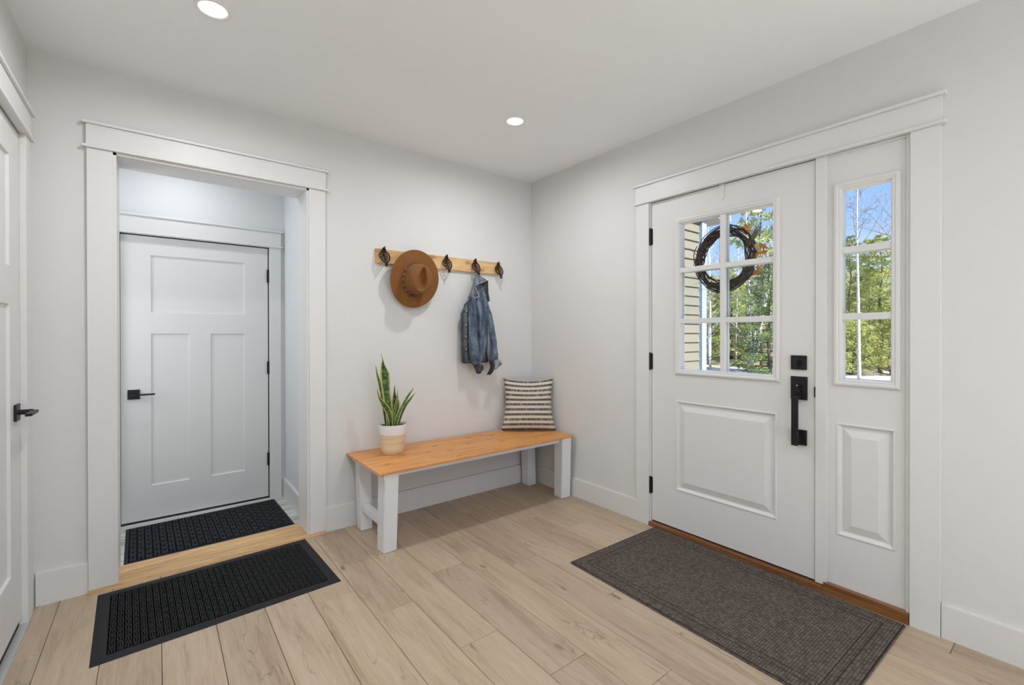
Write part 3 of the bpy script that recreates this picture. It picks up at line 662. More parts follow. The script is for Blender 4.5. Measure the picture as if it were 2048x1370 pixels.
def pil(i, j, side):
    a, b_ = i/(NP-1)*2-1, j/(NP-1)*2-1
    prof = ((1-a**4)*(1-b_**4))
    prof = max(prof, 0)**0.55
    px = a*(0.200-0.024*(1-b_*b_))*(1.0+(0.07 if b_ < 0 else -0.02)*abs(b_)); py = b_*(0.203-0.024*(1-a*a)*(1 if b_ > 0 else 0.2))
    wr = 0.004*noise.noise(Vector((a*3, b_*3, side*5)))*prof+0.003*noise.noise(Vector((a*9, b_*6, side)))*prof
    h = side*(0.066*prof)+wr
    return Rv*px+Uv*(py+0.199)+Nv*(h+0.03*1.0)
gr = {}
for s in (1, -1):
    for i in range(NP):
        for j in range(NP):
            if s == -1 and (i in (0, NP-1) or j in (0, NP-1)): gr[s, i, j] = gr[1, i, j]
            else: gr[s, i, j] = m.b.verts.new(pil(i, j, s))
    for i in range(NP-1):
        for j in range(NP-1):
            q = [(i, j), (i+1, j), (i+1, j+1), (i, j+1)]
            f = m.b.faces.new([gr[s, a, b_] for a, b_ in q])
            for l, (a, b_) in zip(f.loops, q): l[uvl].uv = (a/(NP-1), b_/(NP-1))
m.build('cushion', mpil, pw, smooth=True)
m = MB(); pts = []
for k in range(4*(NP-1)):
    s_, r_ = divmod(k, NP-1)
    ij = ((r_, 0), (NP-1, r_), (NP-1-r_, NP-1), (0, NP-1-r_))[s_]
    pts.append(pil(*ij, 1))
m.tube(pts+[pts[0]], 0.0016, 6, cap=False).build('seam', mat('pillow_seam', (0.55, 0.49, 0.40), 0.9)[0], pw, smooth=True)
m = MB(); q = pil(0, 0, 1)
for k in range(9):
    a = random.uniform(0, 6.28); e = q+Rv*(0.003+0.012*random.random())+Vector((0, 0, -0.004+0.004*random.random()))+Nv*(0.004+0.02*random.random())
    m.tube([q, (q+e)/2+Vector((0, 0, 0.003)), e], 0.0014, 5)
m.build('tassel', mat('white_yarn', (0.75, 0.72, 0.66), 0.9)[0], pw)

# ------------------------------------------------------------------ coat rack
rack = empty('coat_rack', (-0.83, 0, 1.72), 'pine board coat rack with black leaf-shaped hooks on the back wall', 'coat rack')
MB().box(-1.34, -0.323, -0.02, -0.0005, 1.676, 1.769, 0.0015).build('board', M_pine, rack, world=True)
mh, nt, b = mat('dark_bronze', (0.03, 0.017, 0.012), 0.45, 0.6)
def hook(x, z0):
    """cast monstera leaf: outline, midrib, side ribs, and a peg curling out at the tip"""
    m = MB(); P = lambda u, v, h: Vector((x+u, -0.021-h, z0+v))
    def crv(v): return 0.008+0.020*((0.5-v/0.10))**2+0.012*max(0, -v/0.05)
    half = [(0.0, 0.052), (0.010, 0.038), (0.012, 0.026), (0.027, 0.014), (0.035, 0.0), (0.035, -0.016), (0.029, -0.032), (0.017, -0.046), (0.002, -0.056)]
    for s in (-1, 1):
        L_ = [P(s*u*0.95, v, crv(v)+0.10*abs(u)) for u, v in half]
        m.tube(smoothp(L_, 3), 0.0043, 6, flat=1)
        for (v0, u1, v1) in ((0.020, 0.020, 0.014), (0.008, 0.027, -0.002), (-0.006, 0.028, -0.016), (-0.020, 0.024, -0.030), (-0.032, 0.016, -0.042)):
            m.tube(smoothp([P(0, v0, crv(v0)), P(s*u1*0.5, (v0+v1)/2+0.002, crv(v0)+0.001), P(s*u1*0.93, v1, crv(v1)+0.1*u1)], 3), [0.0034]*7, 5)
        # blade flesh near the top
        a = [P(0, 0.05, crv(0.05)), P(s*0.010, 0.036, crv(0.036)), P(s*0.018, 0.018, crv(0.018)), P(0, 0.016, crv(0.016))]
        b_ = [q+Vector((0, 0.003, 0)) for q in a]; m.hexa(b_, a)
    m.tube(smoothp([P(0, 0.054, 0.024), P(0, 0.03, crv(0.03)), P(0, 0, crv(0)), P(0, -0.03, crv(-0.03)), P(0, -0.056, crv(-0.056)), P(0.001, -0.068, 0.034), P(0.001, -0.074, 0.046), P(0.001, -0.068, 0.056), P(0.001, -0.058, 0.059)], 4), 0.0042, 8)
    m.tube([P(0, 0.0, crv(0)), P(0, 0.0, -0.0005)], 0.006, 8); m.tube([P(0, 0.035, crv(0.035)), P(0, 0.035, -0.0005)], 0.004, 8)
    m.build('hook', mh, rack, world=True, smooth=True, angle=60)
for x, z in ((-1.290, 1.727), (-1.06, 1.726), (-0.822, 1.725), (-0.576, 1.722), (-0.362, 1.718)): hook(x, z)

# ------------------------------------------------------------------ hat
mf, nt, b = mat('brown_felt', (0.25, 0.115, 0.045), 0.85)
nn = noise_tex(nt, coords(nt), 30, 4); nt.links.new(ramp(nt, [(0.3, (0.222, 0.094, 0.028)), (0.7, (0.250, 0.108, 0.034))], nn), b.inputs['Base Color'])
b.inputs['Specular IOR Level'].default_value = 0.15; b.inputs['Sheen Weight'].default_value = 0.08; b.inputs['Sheen Roughness'].default_value = 0.5
bump(nt, b, noise_tex(nt, coords(nt), 500, 2), 0.25, 0.001)
hat = empty('wide_brim_hat', (-1.090, -0.062, 1.583), 'brown felt wide-brim hat with braided band hanging on the rack', 'hat')
# local hat frame: ex right, ez up (front pinch up), ey outwards from wall; tilted a little
hat.rotation_mode = 'XYZ'; hat.rotation_euler = (math.radians(7), math.radians(6), math.radians(0))
A_, B_ = 0.176, 0.196; ca, cb_ = 0.088, 0.103; HC = 0.118
def hatp(u, s, off=0.0):
    """u angle, s: 0..1 brim edge to crown base, 1..2 side wall, 2..3 top to centre"""
    a = 2*PI*u; c_, sn = math.cos(a), math.sin(a)
    if s <= 1:
        t = s; rx = A_+(ca-A_)*t; rz = B_+(cb_-B_)*t
        y = -(0.020*(1-t)**2*(0.6+0.4*c_*c_)+0.006*(1-t)*math.sin(2*a+0.5)) + 0.006*math.exp(-((1-t)*12))
        y = y if True else y
        return Vector((rx*c_, -0.004-y*(-1)*0 - (0.012*(1-t)**2.0*(abs(c_)**2)) - (-off), rz*sn))
    if s <= 2:
        t = s-1; k = 1-0.17*t**1.6
        pin = 1-0.22*t*max(0, sn)**2*abs(c_)*1.6
        rx, rz = ca*k*pin, cb_*k*(1-0.06*t)
        h = HC*math.sin(t*PI/2*0.96)**0.9
        return Vector((rx*c_, -0.004-h-off, rz*sn+0.006*t))
    t = s-2; k = (1-0.17)*(1-t)
    pin = 1-0.22*(1-t)*max(0, sn)**2*abs(c_)*1.6
    rx, rz = ca*k*pin, cb_*k*0.94
    x, z = rx*c_, rz*sn+0.006
    h = HC+0.006*math.sin(min(1, t*3)*PI/2)
    # teardrop dent, narrow to the top (front)
    zz = (z+0.085)/0.16
    w = 0.048*(1-0.62*max(0, min(1, zz))) if zz > -0.1 else 0.04
    dd = 1-min(1, math.hypot(x/max(w, 0.012), (z-0.002)/0.083)**2.2)
    ridge = 0.010*math.exp(-(x/0.012)**2)*max(0, 1-abs(z)/0.06)
    h -= 0.040*max(0, dd)**0.55 - ridge*(dd > 0)*0.6
    return Vector((x, -0.004-h-off, z))
m = MB(); m.grid(lambda u, v: hatp(u, v*3), 72, 64, closeu=True)
bmesh.ops.remove_doubles(m.b, verts=m.b.verts, dist=0.0004)
ho = m.build('felt_body', mf, hat, smooth=True)
md = ho.modifiers.new('s', 'SOLIDIFY'); md.thickness = 0.003; md.offset = 0
md = ho.modifiers.new('b', 'SUBSURF'); md.levels = 1; md.render_levels = 1
mbnd = mat('braided_leather', (0.13, 0.055, 0.03), 0.6)[0]
m = MB()
for ph_ in (0, PI):
    pts = []
    for k in range(161):
        u = k/160; p = hatp(u, 1.10+0.035*math.sin(k*0.7+ph_)); r = Vector((p.x, 0, p.z)).normalized()
        pts.append(p+r*(0.003+0.0015*math.cos(k*0.7+ph_)))
    m.tube(pts, 0.0026, 6, cap=False)
bd = m.build('hat_band', mbnd, hat, smooth=True)
mbead = mat('pale_bead', (0.72, 0.62, 0.46), 0.5)[0]
for k in range(6):
    m = MB(); u = 0.42+k*0.055; p = hatp(u, 1.12); r = Vector((p.x, 0, p.z)).normalized(); t_ = Vector((-r.z, 0, r.x))
    m.tube([p+r*0.006-t_*0.005, p+r*0.0065+t_*0.005+Vector((0, -0.003, 0))], 0.0016, 6); m.build('bead', mbead, bd)
m = MB(); p = hatp(0.75, 1.05)
for s in (-1, 1):
    for q in (0.014, 0.02):
        m.tube(smoothp([p+Vector((0, -0.003, -0.003)), p+Vector((s*q, -0.007, -0.006)), p+Vector((s*(q+0.006), -0.004, -0.018)), p+Vector((s*q*0.6, -0.004, -0.016)), p+Vector((0, -0.004, -0.006))], 4), 0.0022, 6)
m.build('band_knot', mbnd, bd, smooth=True)

# ------------------------------------------------------------------ denim jacket
def denim(name, base_, fade=0.5):
    m, nt, b = mat(name, base_, 0.85)
    v = coords(nt, (6, 6, 2.0)); n1 = noise_tex(nt, v, 1.5, 5, 0.6, 0.4); n2 = noise_tex(nt, coords(nt, (1, 1, 0.5)), 420, 2)
    d = tuple(x*0.42 for x in base_); l = tuple(min(1, x*2.1+0.03) for x in base_)
    f = mth(nt, 'ADD', mth(nt, 'MULTIPLY', n1, 0.8), mth(nt, 'MULTIPLY', n2, 0.2))
    st = noise_tex(nt, coords(nt, (26, 26, 3.2)), 1.6, 3, 0.6, 0.5); cr2 = noise_tex(nt, coords(nt, (9, 9, 30)), 1.6, 3, 0.6, 0.4)
    f = mth(nt, 'ADD', mth(nt, 'MULTIPLY', f, 0.62), mth(nt, 'ADD', mth(nt, 'MULTIPLY', st, 0.30), mth(nt, 'MULTIPLY', cr2, 0.08)))
    nt.links.new(ramp(nt, [(0.40, d), (0.5, base_), (0.5+0.2*fade, l)], f), b.inputs['Base Color'])
    b.inputs['Specular IOR Level'].default_value = 0.2
    bump(nt, b, mth(nt, 'ADD', mth(nt, 'MULTIPLY', st, 1.0), mth(nt, 'ADD', mth(nt, 'MULTIPLY', cr2, 0.45), mth(nt, 'MULTIPLY', n2, 0.04))), 1.0, 0.016); return m
M_den = denim('blue_denim', (0.100, 0.135, 0.185), 0.5)
M_deng = denim('grey_denim', (0.125, 0.145, 0.165), 0.5)
M_fade = denim('faded_denim', (0.21, 0.25, 0.30), 0.8)
M_dend = denim('dark_denim', (0.055, 0.060, 0.068), 0.9)
jk = empty('denim_jacket', (-0.585, -0.06, 1.66), 'faded blue denim jacket hanging by its collar from the rack', 'jacket')
def drape(path, rx, ry, seg=20, rows=40, wr=0.004, seed=0, folds=3, yf=1.0):
    """flattened tube along path with vertical folds and small creases"""
    P = smoothp(path, 8); m = MB(); rings = []
    for i in range(rows):
        t = i/(rows-1); p = lerpl(P, t); a = lerpl(rx, t); b_ = lerpl(ry, t); r = []
        for k in range(seg):
            an = 2*PI*k/seg
            q = Vector((math.cos(an)*a, math.sin(an)*b_, 0))
            f = 1+0.10*math.sin(folds*an*2+seed+t*2.2)*(0.4+0.6*t)
            nz = noise.noise(Vector((q.x*22+seed, q.y*30, p.z*16+seed*3)))
            n2_ = noise.noise(Vector((q.x*10+seed, seed, p.z*52)))
            q = Vector((q.x*(1+0.04*nz), q.y*f*yf, 0))+Vector((math.cos(an)*0.4, math.sin(an), 0))*(wr*(nz+0.55*n2_))
            v = p+q; v.y = min(v.y, -0.006-0.002*math.sin(k))
            r.append(m.b.verts.new(v))
        rings.append(r)
    for A, B in zip(rings, rings[1:]):
        for k in range(seg): m.b.faces.new((A[k], A[(k+1) % seg], B[(k+1) % seg], B[k]))
    m.b.faces.new(list(reversed(rings[0]))); m.b.faces.new(rings[-1])
    return m
# torso
Ls = [(-0.598, 1.626), (-0.619, 1.562), (-0.644, 1.479), (-0.690, 1.42), (-0.716, 1.36), (-0.720, 1.28), (-0.722, 1.176), (-0.720, 1.065), (-0.714, 0.998)]
Rs = [-0.500, -0.49, -0.480, -0.478, -0.480, -0.478, -0.474, -0.478, -0.486]
path = [((l[0]+r)/2, -0.052-0.008*min(1, i/4), l[1]) for i, (l, r) in enumerate(zip(Ls, Rs))]
drape(path, [(r-l[0])/2 for l, r in zip(Ls, Rs)], [0.018, 0.026, 0.034, 0.04, 0.044, 0.046, 0.046, 0.044, 0.040], seg=36, rows=54, wr=0.007, seed=1.3, folds=4).build('torso', M_deng, jk, smooth=True, world=True)
# left sleeve, centre fold, right sleeve
sl = drape([(-0.622, -0.080, 1.535), (-0.640, -0.098, 1.465), (-0.654, -0.105, 1.372), (-0.656, -0.108, 1.28), (-0.653, -0.11, 1.188), (-0.642, -0.112, 1.096), (-0.630, -0.112, 1.028), (-0.617, -0.110, 0.985)], [0.008, 0.024, 0.036, 0.038, 0.040, 0.043, 0.042, 0.032], [0.008, 0.020, 0.034, 0.038, 0.038, 0.036, 0.032, 0.024], wr=0.009, seed=2.2, folds=2).build('sleeve', M_den, jk, smooth=True, world=True)
drape([(-0.624, -0.110, 1.005), (-0.616, -0.112, 0.975), (-0.604, -0.116, 0.945), (-0.598, -0.110, 0.918)], [0.036, 0.026, 0.030, 0.014], [0.020, 0.022, 0.014, 0.010], rows=18, wr=0.010, seed=5, folds=2).build('cuff', M_dend, sl, smooth=True, world=True)
drape([(-0.572, -0.108, 0.985), (-0.566, -0.11, 0.955), (-0.585, -0.11, 0.930)], [0.006, 0.008, 0.006], [0.012, 0.012, 0.01], rows=10, wr=0.002, seed=6).build('cuff_strap', M_dend, sl, smooth=True, world=True)
drape([(-0.590, -0.066, 1.56), (-0.590, -0.085, 1.46), (-0.580, -0.098, 1.36), (-0.574, -0.104, 1.25), (-0.566, -0.106, 1.16), (-0.568, -0.100, 1.08), (-0.584, -0.094, 1.005)], [0.010, 0.026, 0.033, 0.036, 0.035, 0.030, 0.024], [0.008, 0.022, 0.032, 0.036, 0.034, 0.028, 0.020], wr=0.010, seed=3.9, folds=2).build('back_fold', M_den, jk, smooth=True, world=True)
sr = drape([(-0.540, -0.066, 1.56), (-0.528, -0.075, 1.46), (-0.500, -0.082, 1.36), (-0.480, -0.084, 1.251), (-0.462, -0.086, 1.155), (-0.450, -0.086, 1.07), (-0.440, -0.086, 1.015)], [0.010, 0.028, 0.034, 0.037, 0.037, 0.035, 0.032], [0.008, 0.022, 0.032, 0.036, 0.034, 0.030, 0.024], wr=0.009, seed=7.7, folds=2).build('sleeve', M_den, jk, smooth=True, world=True)
drape([(-0.520, -0.106, 1.27), (-0.520, -0.112, 1.17), (-0.508, -0.114, 1.08), (-0.492, -0.112, 1.01)], [0.014, 0.020, 0.025, 0.024], [0.012, 0.014, 0.015, 0.014], rows=26, wr=0.004, seed=8.8, folds=2).build('seam_fold', M_deng, sr, smooth=True, world=True)
drape([(-0.492, -0.112, 1.02), (-0.480, -0.114, 0.975), (-0.486, -0.110, 0.94), (-0.512, -0.112, 0.905)], [0.026, 0.020, 0.017, 0.023], [0.014, 0.018, 0.014, 0.010], rows=20, wr=0.010, seed=9.9, folds=2).build('cuff', M_dend, sr, smooth=True, world=True)
def sheet(name, pts, th, m_, parent, cx=None, sub=1):
    """folded flap: outline points (x,y,z) fanned round the middle, thickened"""
    m = MB(); P = smoothp(list(pts)+[pts[0]], 3)[:-1]; c_ = sum(P, Vector())/len(P)
    if cx: c_ = Vector(cx)
    vs = [m.b.verts.new(p) for p in P]; md_ = [m.b.verts.new((p+c_)/2+Vector((0, -0.004*math.sin(i*0.9), 0))) for i, p in enumerate(P)]; cv = m.b.verts.new(c_)
    n = len(P)
    for i in range(n):
        j = (i+1) % n; m.b.faces.new((vs[i], vs[j], md_[j], md_[i])); m.b.faces.new((md_[i], md_[j], cv))
    o = m.build(name, m_, parent, smooth=True, world=True)
    q = o.modifiers.new('s', 'SOLIDIFY'); q.thickness = th; q.offset = 0
    return o
sheet('lining_flap', [(-0.462, -0.10, 1.035), (-0.425, -0.098, 1.028), (-0.396, -0.100, 1.005), (-0.376, -0.096, 0.982), (-0.394, -0.094, 0.968), (-0.416, -0.096, 0.956), (-0.446, -0.10, 0.938), (-0.458, -0.104, 0.985)], 0.004, denim('pale_denim', (0.30, 0.33, 0.36), 0.8), sr)
# collar: two flaps falling from the hook
yc = -0.098
col = sheet('collar', [(-0.604, yc+0.02, 1.652), (-0.592, yc+0.018, 1.654), (-0.558, yc+0.002, 1.632), (-0.520, yc, 1.612), (-0.556, yc-0.01, 1.597), (-0.594, yc-0.016, 1.584), (-0.632, yc-0.018, 1.570), (-0.632, yc-0.018, 1.545), (-0.617, yc-0.022, 1.515), (-0.609, yc-0.022, 1.490), (-0.635, yc-0.012, 1.474), (-0.684, yc+0.002, 1.464), (-0.662, yc, 1.520), (-0.632, yc+0.006, 1.606)], 0.004, M_deng, jk, cx=(-0.640, yc-0.012, 1.555))
m = MB(); m.tube(smoothp([(-0.520, yc-0.004, 1.612), (-0.556, yc-0.014, 1.597), (-0.594, yc-0.020, 1.584), (-0.630, yc-0.022, 1.570), (-0.634, yc-0.022, 1.548), (-0.617, yc-0.026, 1.515), (-0.609, yc-0.026, 1.490), (-0.635, yc-0.016, 1.474), (-0.684, yc-0.002, 1.464)], 5), 0.0019, 6)
m.build('piping', mat('pale_piping', (0.55, 0.56, 0.56), 0.8)[0], col, smooth=True, world=True)
sheet('collar', [(-0.560, -0.082, 1.59), (-0.530, -0.086, 1.604), (-0.500, -0.088, 1.612), (-0.498, -0.084, 1.575), (-0.490, -0.080, 1.52), (-0.478, -0.076, 1.462), (-0.500, -0.078, 1.466), (-0.524, -0.084, 1.53)], 0.004, M_dend, jk)
sheet('collar', [(-0.716, -0.092, 1.418), (-0.700, -0.098, 1.436), (-0.672, -0.104, 1.470), (-0.655, -0.108, 1.468), (-0.652, -0.110, 1.435), (-0.676, -0.106, 1.415), (-0.700, -0.098, 1.405)], 0.004, M_dend, jk)
# loop on the hook
m = MB(); m.tube(smoothp([(-0.590, -0.085, 1.650), (-0.586, -0.086, 1.672), (-0.576, -0.080, 1.668), (-0.566, -0.074, 1.652), (-0.575, -0.074, 1.636)], 5), 0.004, 6).build('hanging_loop', M_dend, jk, smooth=True, world=True)
# seams
def seam(pts, r=0.0011, m_=M_dend, par=jk):
    MB().tube(smoothp(pts, 6), r, 5).build('seam', m_, par, smooth=True, world=True)
seam([(-0.665, -0.128, 1.44), (-0.672, -0.138, 1.34), (-0.668, -0.141, 1.22), (-0.664, -0.141, 1.10), (-0.650, -0.139, 1.03)])
seam([(-0.560, -0.106, 1.44), (-0.548, -0.124, 1.33), (-0.540, -0.128, 1.20), (-0.540, -0.126, 1.10)])
# placket, front edge with brass buttons
pl = drape([(-0.690, -0.090, 1.435), (-0.706, -0.098, 1.36), (-0.709, -0.101, 1.27), (-0.710, -0.101, 1.18), (-0.708, -0.101, 1.09), (-0.700, -0.100, 1.0)], [0.012, 0.017, 0.018, 0.018, 0.019, 0.018], [0.008, 0.010, 0.011, 0.011, 0.012, 0.010], rows=40, wr=0.004, seed=4.4, folds=2).build('button_placket', M_deng, jk, smooth=True, world=True)
M_brass = mat('brass', (0.45, 0.32, 0.14), 0.35, 0.9)[0]
for x, z in ((-0.708, 1.375), (-0.712, 1.272), (-0.712, 1.192), (-0.712, 1.10)):
    m = MB(); m.lathe([(0, -0.006), (0.004, -0.006), (0.0075, -0.004), (0.008, 0), (0.0, 0.001)], 16, c=(x, -0.114, z), axis='Y'); m.build('button', M_brass, pl, smooth=True, world=True)
m = MB(); mbox(m, BW, -0.718, -0.675, 1.33, 1.385, 0.098, 0.106, 0.002); m.build('chest_pocket', M_dend, jk, world=True)
# hem band
drape([(-0.598, -0.066, 1.035), (-0.598, -0.066, 0.995)], [0.112, 0.112], [0.044, 0.042], seg=36, rows=8, wr=0.004, seed=12, folds=4).build('hem_band', M_dend, jk, smooth=True, world=True)
for o in list(C.objects):
    if o.parent is jk or (o.parent and o.parent.parent is jk):
        if o.type == 'MESH' and o.name.startswith(('torso', 'sleeve', 'back_fold', 'cuff', 'button_placket', 'hem')) and not o.modifiers:
            q = o.modifiers.new('b', 'SUBSURF'); q.levels = 1; q.render_levels = 1

# ------------------------------------------------------------------ mats
def nub_mat(name, loc, rz, Lx, Ly, label, cell=0.0285, pattern='weave', border=0.042, col=(0.010, 0.010, 0.011)):
    r = empty(name, loc, label, 'door mat', rz=rz)
    m = MB(); m.rings(lambda u, v, h: Vector((u, v, h)), -Lx/2, Lx/2, -Ly/2, Ly/2, [(0.0, 0.0006), (0.001, 0.002), (0.006, 0.0032), (border*0.75, 0.0062), (border, 0.0058), (border+0.004, 0.0034)])
    m.build('rubber_border', mat('mat_rubber', (0.011, 0.011, 0.013), 0.6, 0.0, 0.3)[0], r)
    fz, nt, b = mat('mat_fibre', col, 0.95)
    n = noise_tex(nt, coords(nt), 140, 2); nt.links.new(ramp(nt, [(0.35, tuple(x*0.5 for x in col)), (0.72, tuple(min(1, x*1.9+0.002) for x in col))], n), b.inputs['Base Color'])
    m = MB(); ix, iy = Lx/2-border-0.006, Ly/2-border-0.006
    nx, ny = int(2*ix/cell), int(2*iy/cell); cx_, cy_ = 2*ix/nx, 2*iy/ny
    verts = []; faces = []
    def nub(x0, x1, y0, y1, h):
        i = len(verts); e = 0.0012
        verts.extend([(x0, y0, 0.003), (x1, y0, 0.003), (x1, y1, 0.003), (x0, y1, 0.003), (x0+e, y0+e, h), (x1-e, y0+e, h), (x1-e, y1-e, h), (x0+e, y1-e, h)])
        faces.extend([(i+4, i+5, i+6, i+7), (i, i+1, i+5, i+4), (i+1, i+2, i+6, i+5), (i+2, i+3, i+7, i+6), (i+3, i, i+4, i+7)])
    g = 0.0016
    for a in range(nx):
        for b_ in range(ny):
            x0, y0 = -ix+a*cx_, -iy+b_*cy_
            if pattern == 'weave':
                for q in range(3):
                    if (a+b_) % 2: nub(x0+g, x0+cx_-g, y0+q*cy_/3+g*.6, y0+(q+1)*cy_/3-g*.6, 0.0075)
                    else: nub(x0+q*cx_/3+g*.6, x0+(q+1)*cx_/3-g*.6, y0+g, y0+cy_-g, 0.0075)
            else:
                s = (a+b_) % 2
                for q in range(2 if s else 1):
                    for w in range(2 if s else 1):
                        k_ = 2 if s else 1
                        nub(x0+q*cx_/k_+g, x0+(q+1)*cx_/k_-g, y0+w*cy_/k_+g, y0+(w+1)*cy_/k_-g, 0.0075 if s else 0.0085)
    verts_ = verts
    me = bpy.data.meshes.new('ribbed_pile'); i = len(verts)
    verts.extend([(-ix-.006, -iy-.006, 0.0034), (ix+.006, -iy-.006, 0.0034), (ix+.006, iy+.006, 0.0034), (-ix-.006, iy+.006, 0.0034)]); faces.append((i, i+1, i+2, i+3))
    me.from_pydata(verts, [], faces); me.materials.append(fz)
    o = bpy.data.objects.new('ribbed_pile', me); C.objects.link(o); o.parent = r; o['kind'] = 'stuff'
    return r
nub_mat('door_mat', (-2.2215, -0.350, 0.0), math.radians(2.1), 0.905, 0.602, 'black ribbed rubber-edged mat on the oak floor before the hall opening', 0.024)
nub_mat('door_mat', (-2.176, 0.793, HZ), math.radians(1.4), 0.900, 0.618, 'black patterned mat on the hall floor by the far door', 0.036, 'blocks', 0.016, (0.012, 0.016, 0.020))

# woven rug
mr, nt, b = mat('braided_rug', (0.1, 0.08, 0.07), 0.9)
tc_ = coords(nt)
sx = nt.nodes.new('ShaderNodeSeparateXYZ'); nt.links.new(tc_, sx.inputs[0])
ry_ = mth(nt, 'MULTIPLY', sx.outputs['Y'], 95.0); rowi = mth(nt, 'FLOOR', ry_); rf = mth(nt, 'SUBTRACT', mth(nt, 'FRACT', ry_), 0.5)
sxx = mth(nt, 'MULTIPLY', sx.outputs['X'], 110.0)
sg = mth(nt, 'SUBTRACT', mth(nt, 'MULTIPLY', mth(nt, 'MODULO', mth(nt, 'ABSOLUTE', rowi), 2.0), 2.0), 1.0)
dg = mth(nt, 'SUBTRACT', mth(nt, 'FRACT', mth(nt, 'ADD', sxx, mth(nt, 'MULTIPLY', mth(nt, 'MULTIPLY', rf, 0.9), sg))), 0.5)
hgt = mth(nt, 'SUBTRACT', 1.0, mth(nt, 'ADD', mth(nt, 'MULTIPLY', mth(nt, 'ABSOLUTE', rf), 1.1), mth(nt, 'MULTIPLY', mth(nt, 'ABSOLUTE', dg), 1.1)))
cbx = nt.nodes.new('ShaderNodeCombineXYZ'); nt.links.new(mth(nt, 'FLOOR', sxx), cbx.inputs[0]); nt.links.new(rowi, cbx.inputs[1])
wn = nt.nodes.new('ShaderNodeTexWhiteNoise'); nt.links.new(cbx.outputs[0], wn.inputs['Vector'])
cc = ramp(nt, [(0.1, (0.030, 0.022, 0.018)), (0.5, (0.105, 0.080, 0.064)), (0.95, (0.21, 0.175, 0.15))], mth(nt, 'MULTIPLY_ADD', wn.outputs['Value'], 0.4, mth(nt, 'MULTIPLY', hgt, 0.62)))
nt.links.new(cc, b.inputs['Base Color']); bump(nt, b, hgt, 0.9, 0.004)
mrl = mat('rug_stitch', (0.016, 0.012, 0.011), 0.95)[0]
rug = empty('woven_rug', (-0.397, -1.812, 0), 'dark brown-grey braided rug on the floor inside the entry door', 'rug', rz=math.radians(-1.0))
RX, RY = 0.366, 0.605
m = MB(); m.rings(lambda u, v, h: Vector((u, v, h)), -RX, RX, -RY, RY, [(0.003, 0.0006), (0.0, 0.004), (0.003, 0.0078), (0.008, 0.009)])
m.build('braided_body', mr, rug)
def ringline(ins, w, h=0.0098):
    m = MB(); m.rings(lambda u, v, hh: Vector((u, v, hh)), -RX+ins, RX-ins, -RY+ins, RY-ins, [(-0.001, 0.0085), (0, h), (w, h), (w+0.001, 0.0085)], fill=False); return m
ringline(0.0045, 0.0035, 0.0093).build('edge_binding', mrl, rug)
ringline(0.060, 0.002).build('border_line', mrl, rug)
ringline(0.088, 0.002).build('border_line', mrl, rug)

# ------------------------------------------------------------------ wreath
wr = empty('twig_wreath', (0.098, -1.592, 1.636), 'round twig wreath with orange leaves hanging outside the entry door window', 'wreath')
mt, nt, b = mat('twig_bark', (0.03, 0.018, 0.014), 0.8)
nt.links.new(ramp(nt, [(0.3, (0.02, 0.014, 0.013)), (0.7, (0.13, 0.08, 0.06))], noise_tex(nt, coords(nt), 60, 3)), b.inputs['Base Color'])
rw = random.Random(5)
m = MB(); WR = 0.140
for k in range(54):
    a0 = rw.uniform(0, 2*PI); ln = rw.uniform(2.2, 5.5); r0, t0 = rw.uniform(-0.018, 0.018), rw.uniform(-0.018, 0.018); ph2 = rw.uniform(0, 6.28); pts = []
    for i in range(int(ln*9)):
        a = a0+ln*i/(ln*9); rr2 = WR+r0+0.011*math.sin(a*2.3+ph2)+(0.004*math.cos(a*6+ph2)); hh = t0+0.011*math.cos(a*2.7+ph2)
        thick = 1.0+0.35*math.cos(a-0.0+PI*0.75)
        pts.append((hh, -(rr2)*math.cos(a)*1.1, rr2*math.sin(a)*1.14))
    m.tube(pts, rw.uniform(0.0016, 0.0036), 5)
o = m.build('twig_ring', mt, wr, smooth=True); o['kind'] = 'stuff'
m = MB()
for k in range(26):
    a = rw.uniform(0.4, 2*PI-0.6) if k > 9 else rw.uniform(-0.3, 0.9)*-1+PI*2
    r = WR+0.015; p = Vector((rw.uniform(-0.02, 0.02), r*math.cos(a)*1.05, r*math.sin(a)*1.1)); d = Vector((rw.uniform(-.3, .3), math.cos(a+0.9*rw.choice((-1, 1))), math.sin(a+0.5)))
    m.tube([p, p+d*0.03+Vector((0, 0, 0.005)), p+d*0.07+Vector((0, 0, 0.012))], [0.0014, 0.0011, 0.0006], 4)
o = m.build('loose_twigs', mt, wr); o['kind'] = 'stuff'
mo, nt, b = mat('autumn_leaf', (0.75, 0.32, 0.03), 0.6)
nt.links.new(ramp(nt, [(0.3, (0.55, 0.18, 0.02)), (0.7, (0.95, 0.50, 0.06))], noise_tex(nt, coords(nt), 40, 2)), b.inputs['Base Color'])
def oakleaf(c_, n_, s, rot):
    m = MB(); c_ = Vector(c_); n_ = Vector(n_).normalized(); a = n_.orthogonal().normalized(); a = Quaternion(n_, rot) @ a; b_ = n_.cross(a)
    out = []
    for k in range(16):
        t = 2*PI*k/16; r = s*(0.62+0.38*math.cos(5*t/1)*0.6)*(1.25 if abs(math.cos(t/1)) > 0.9 else 1)
        out.append(m.b.verts.new(c_+a*r*math.cos(t)*1.2+b_*r*math.sin(t)*0.8+n_*(0.004*math.sin(3*t))))
    cv = m.b.verts.new(c_+n_*0.003)
    for k in range(16): m.b.faces.new((cv, out[k], out[(k+1) % 16]))
    o = m.build('leaf', mo, wr, recalc=False); q = o.modifiers.new('s', 'SOLIDIFY'); q.thickness = 0.0012
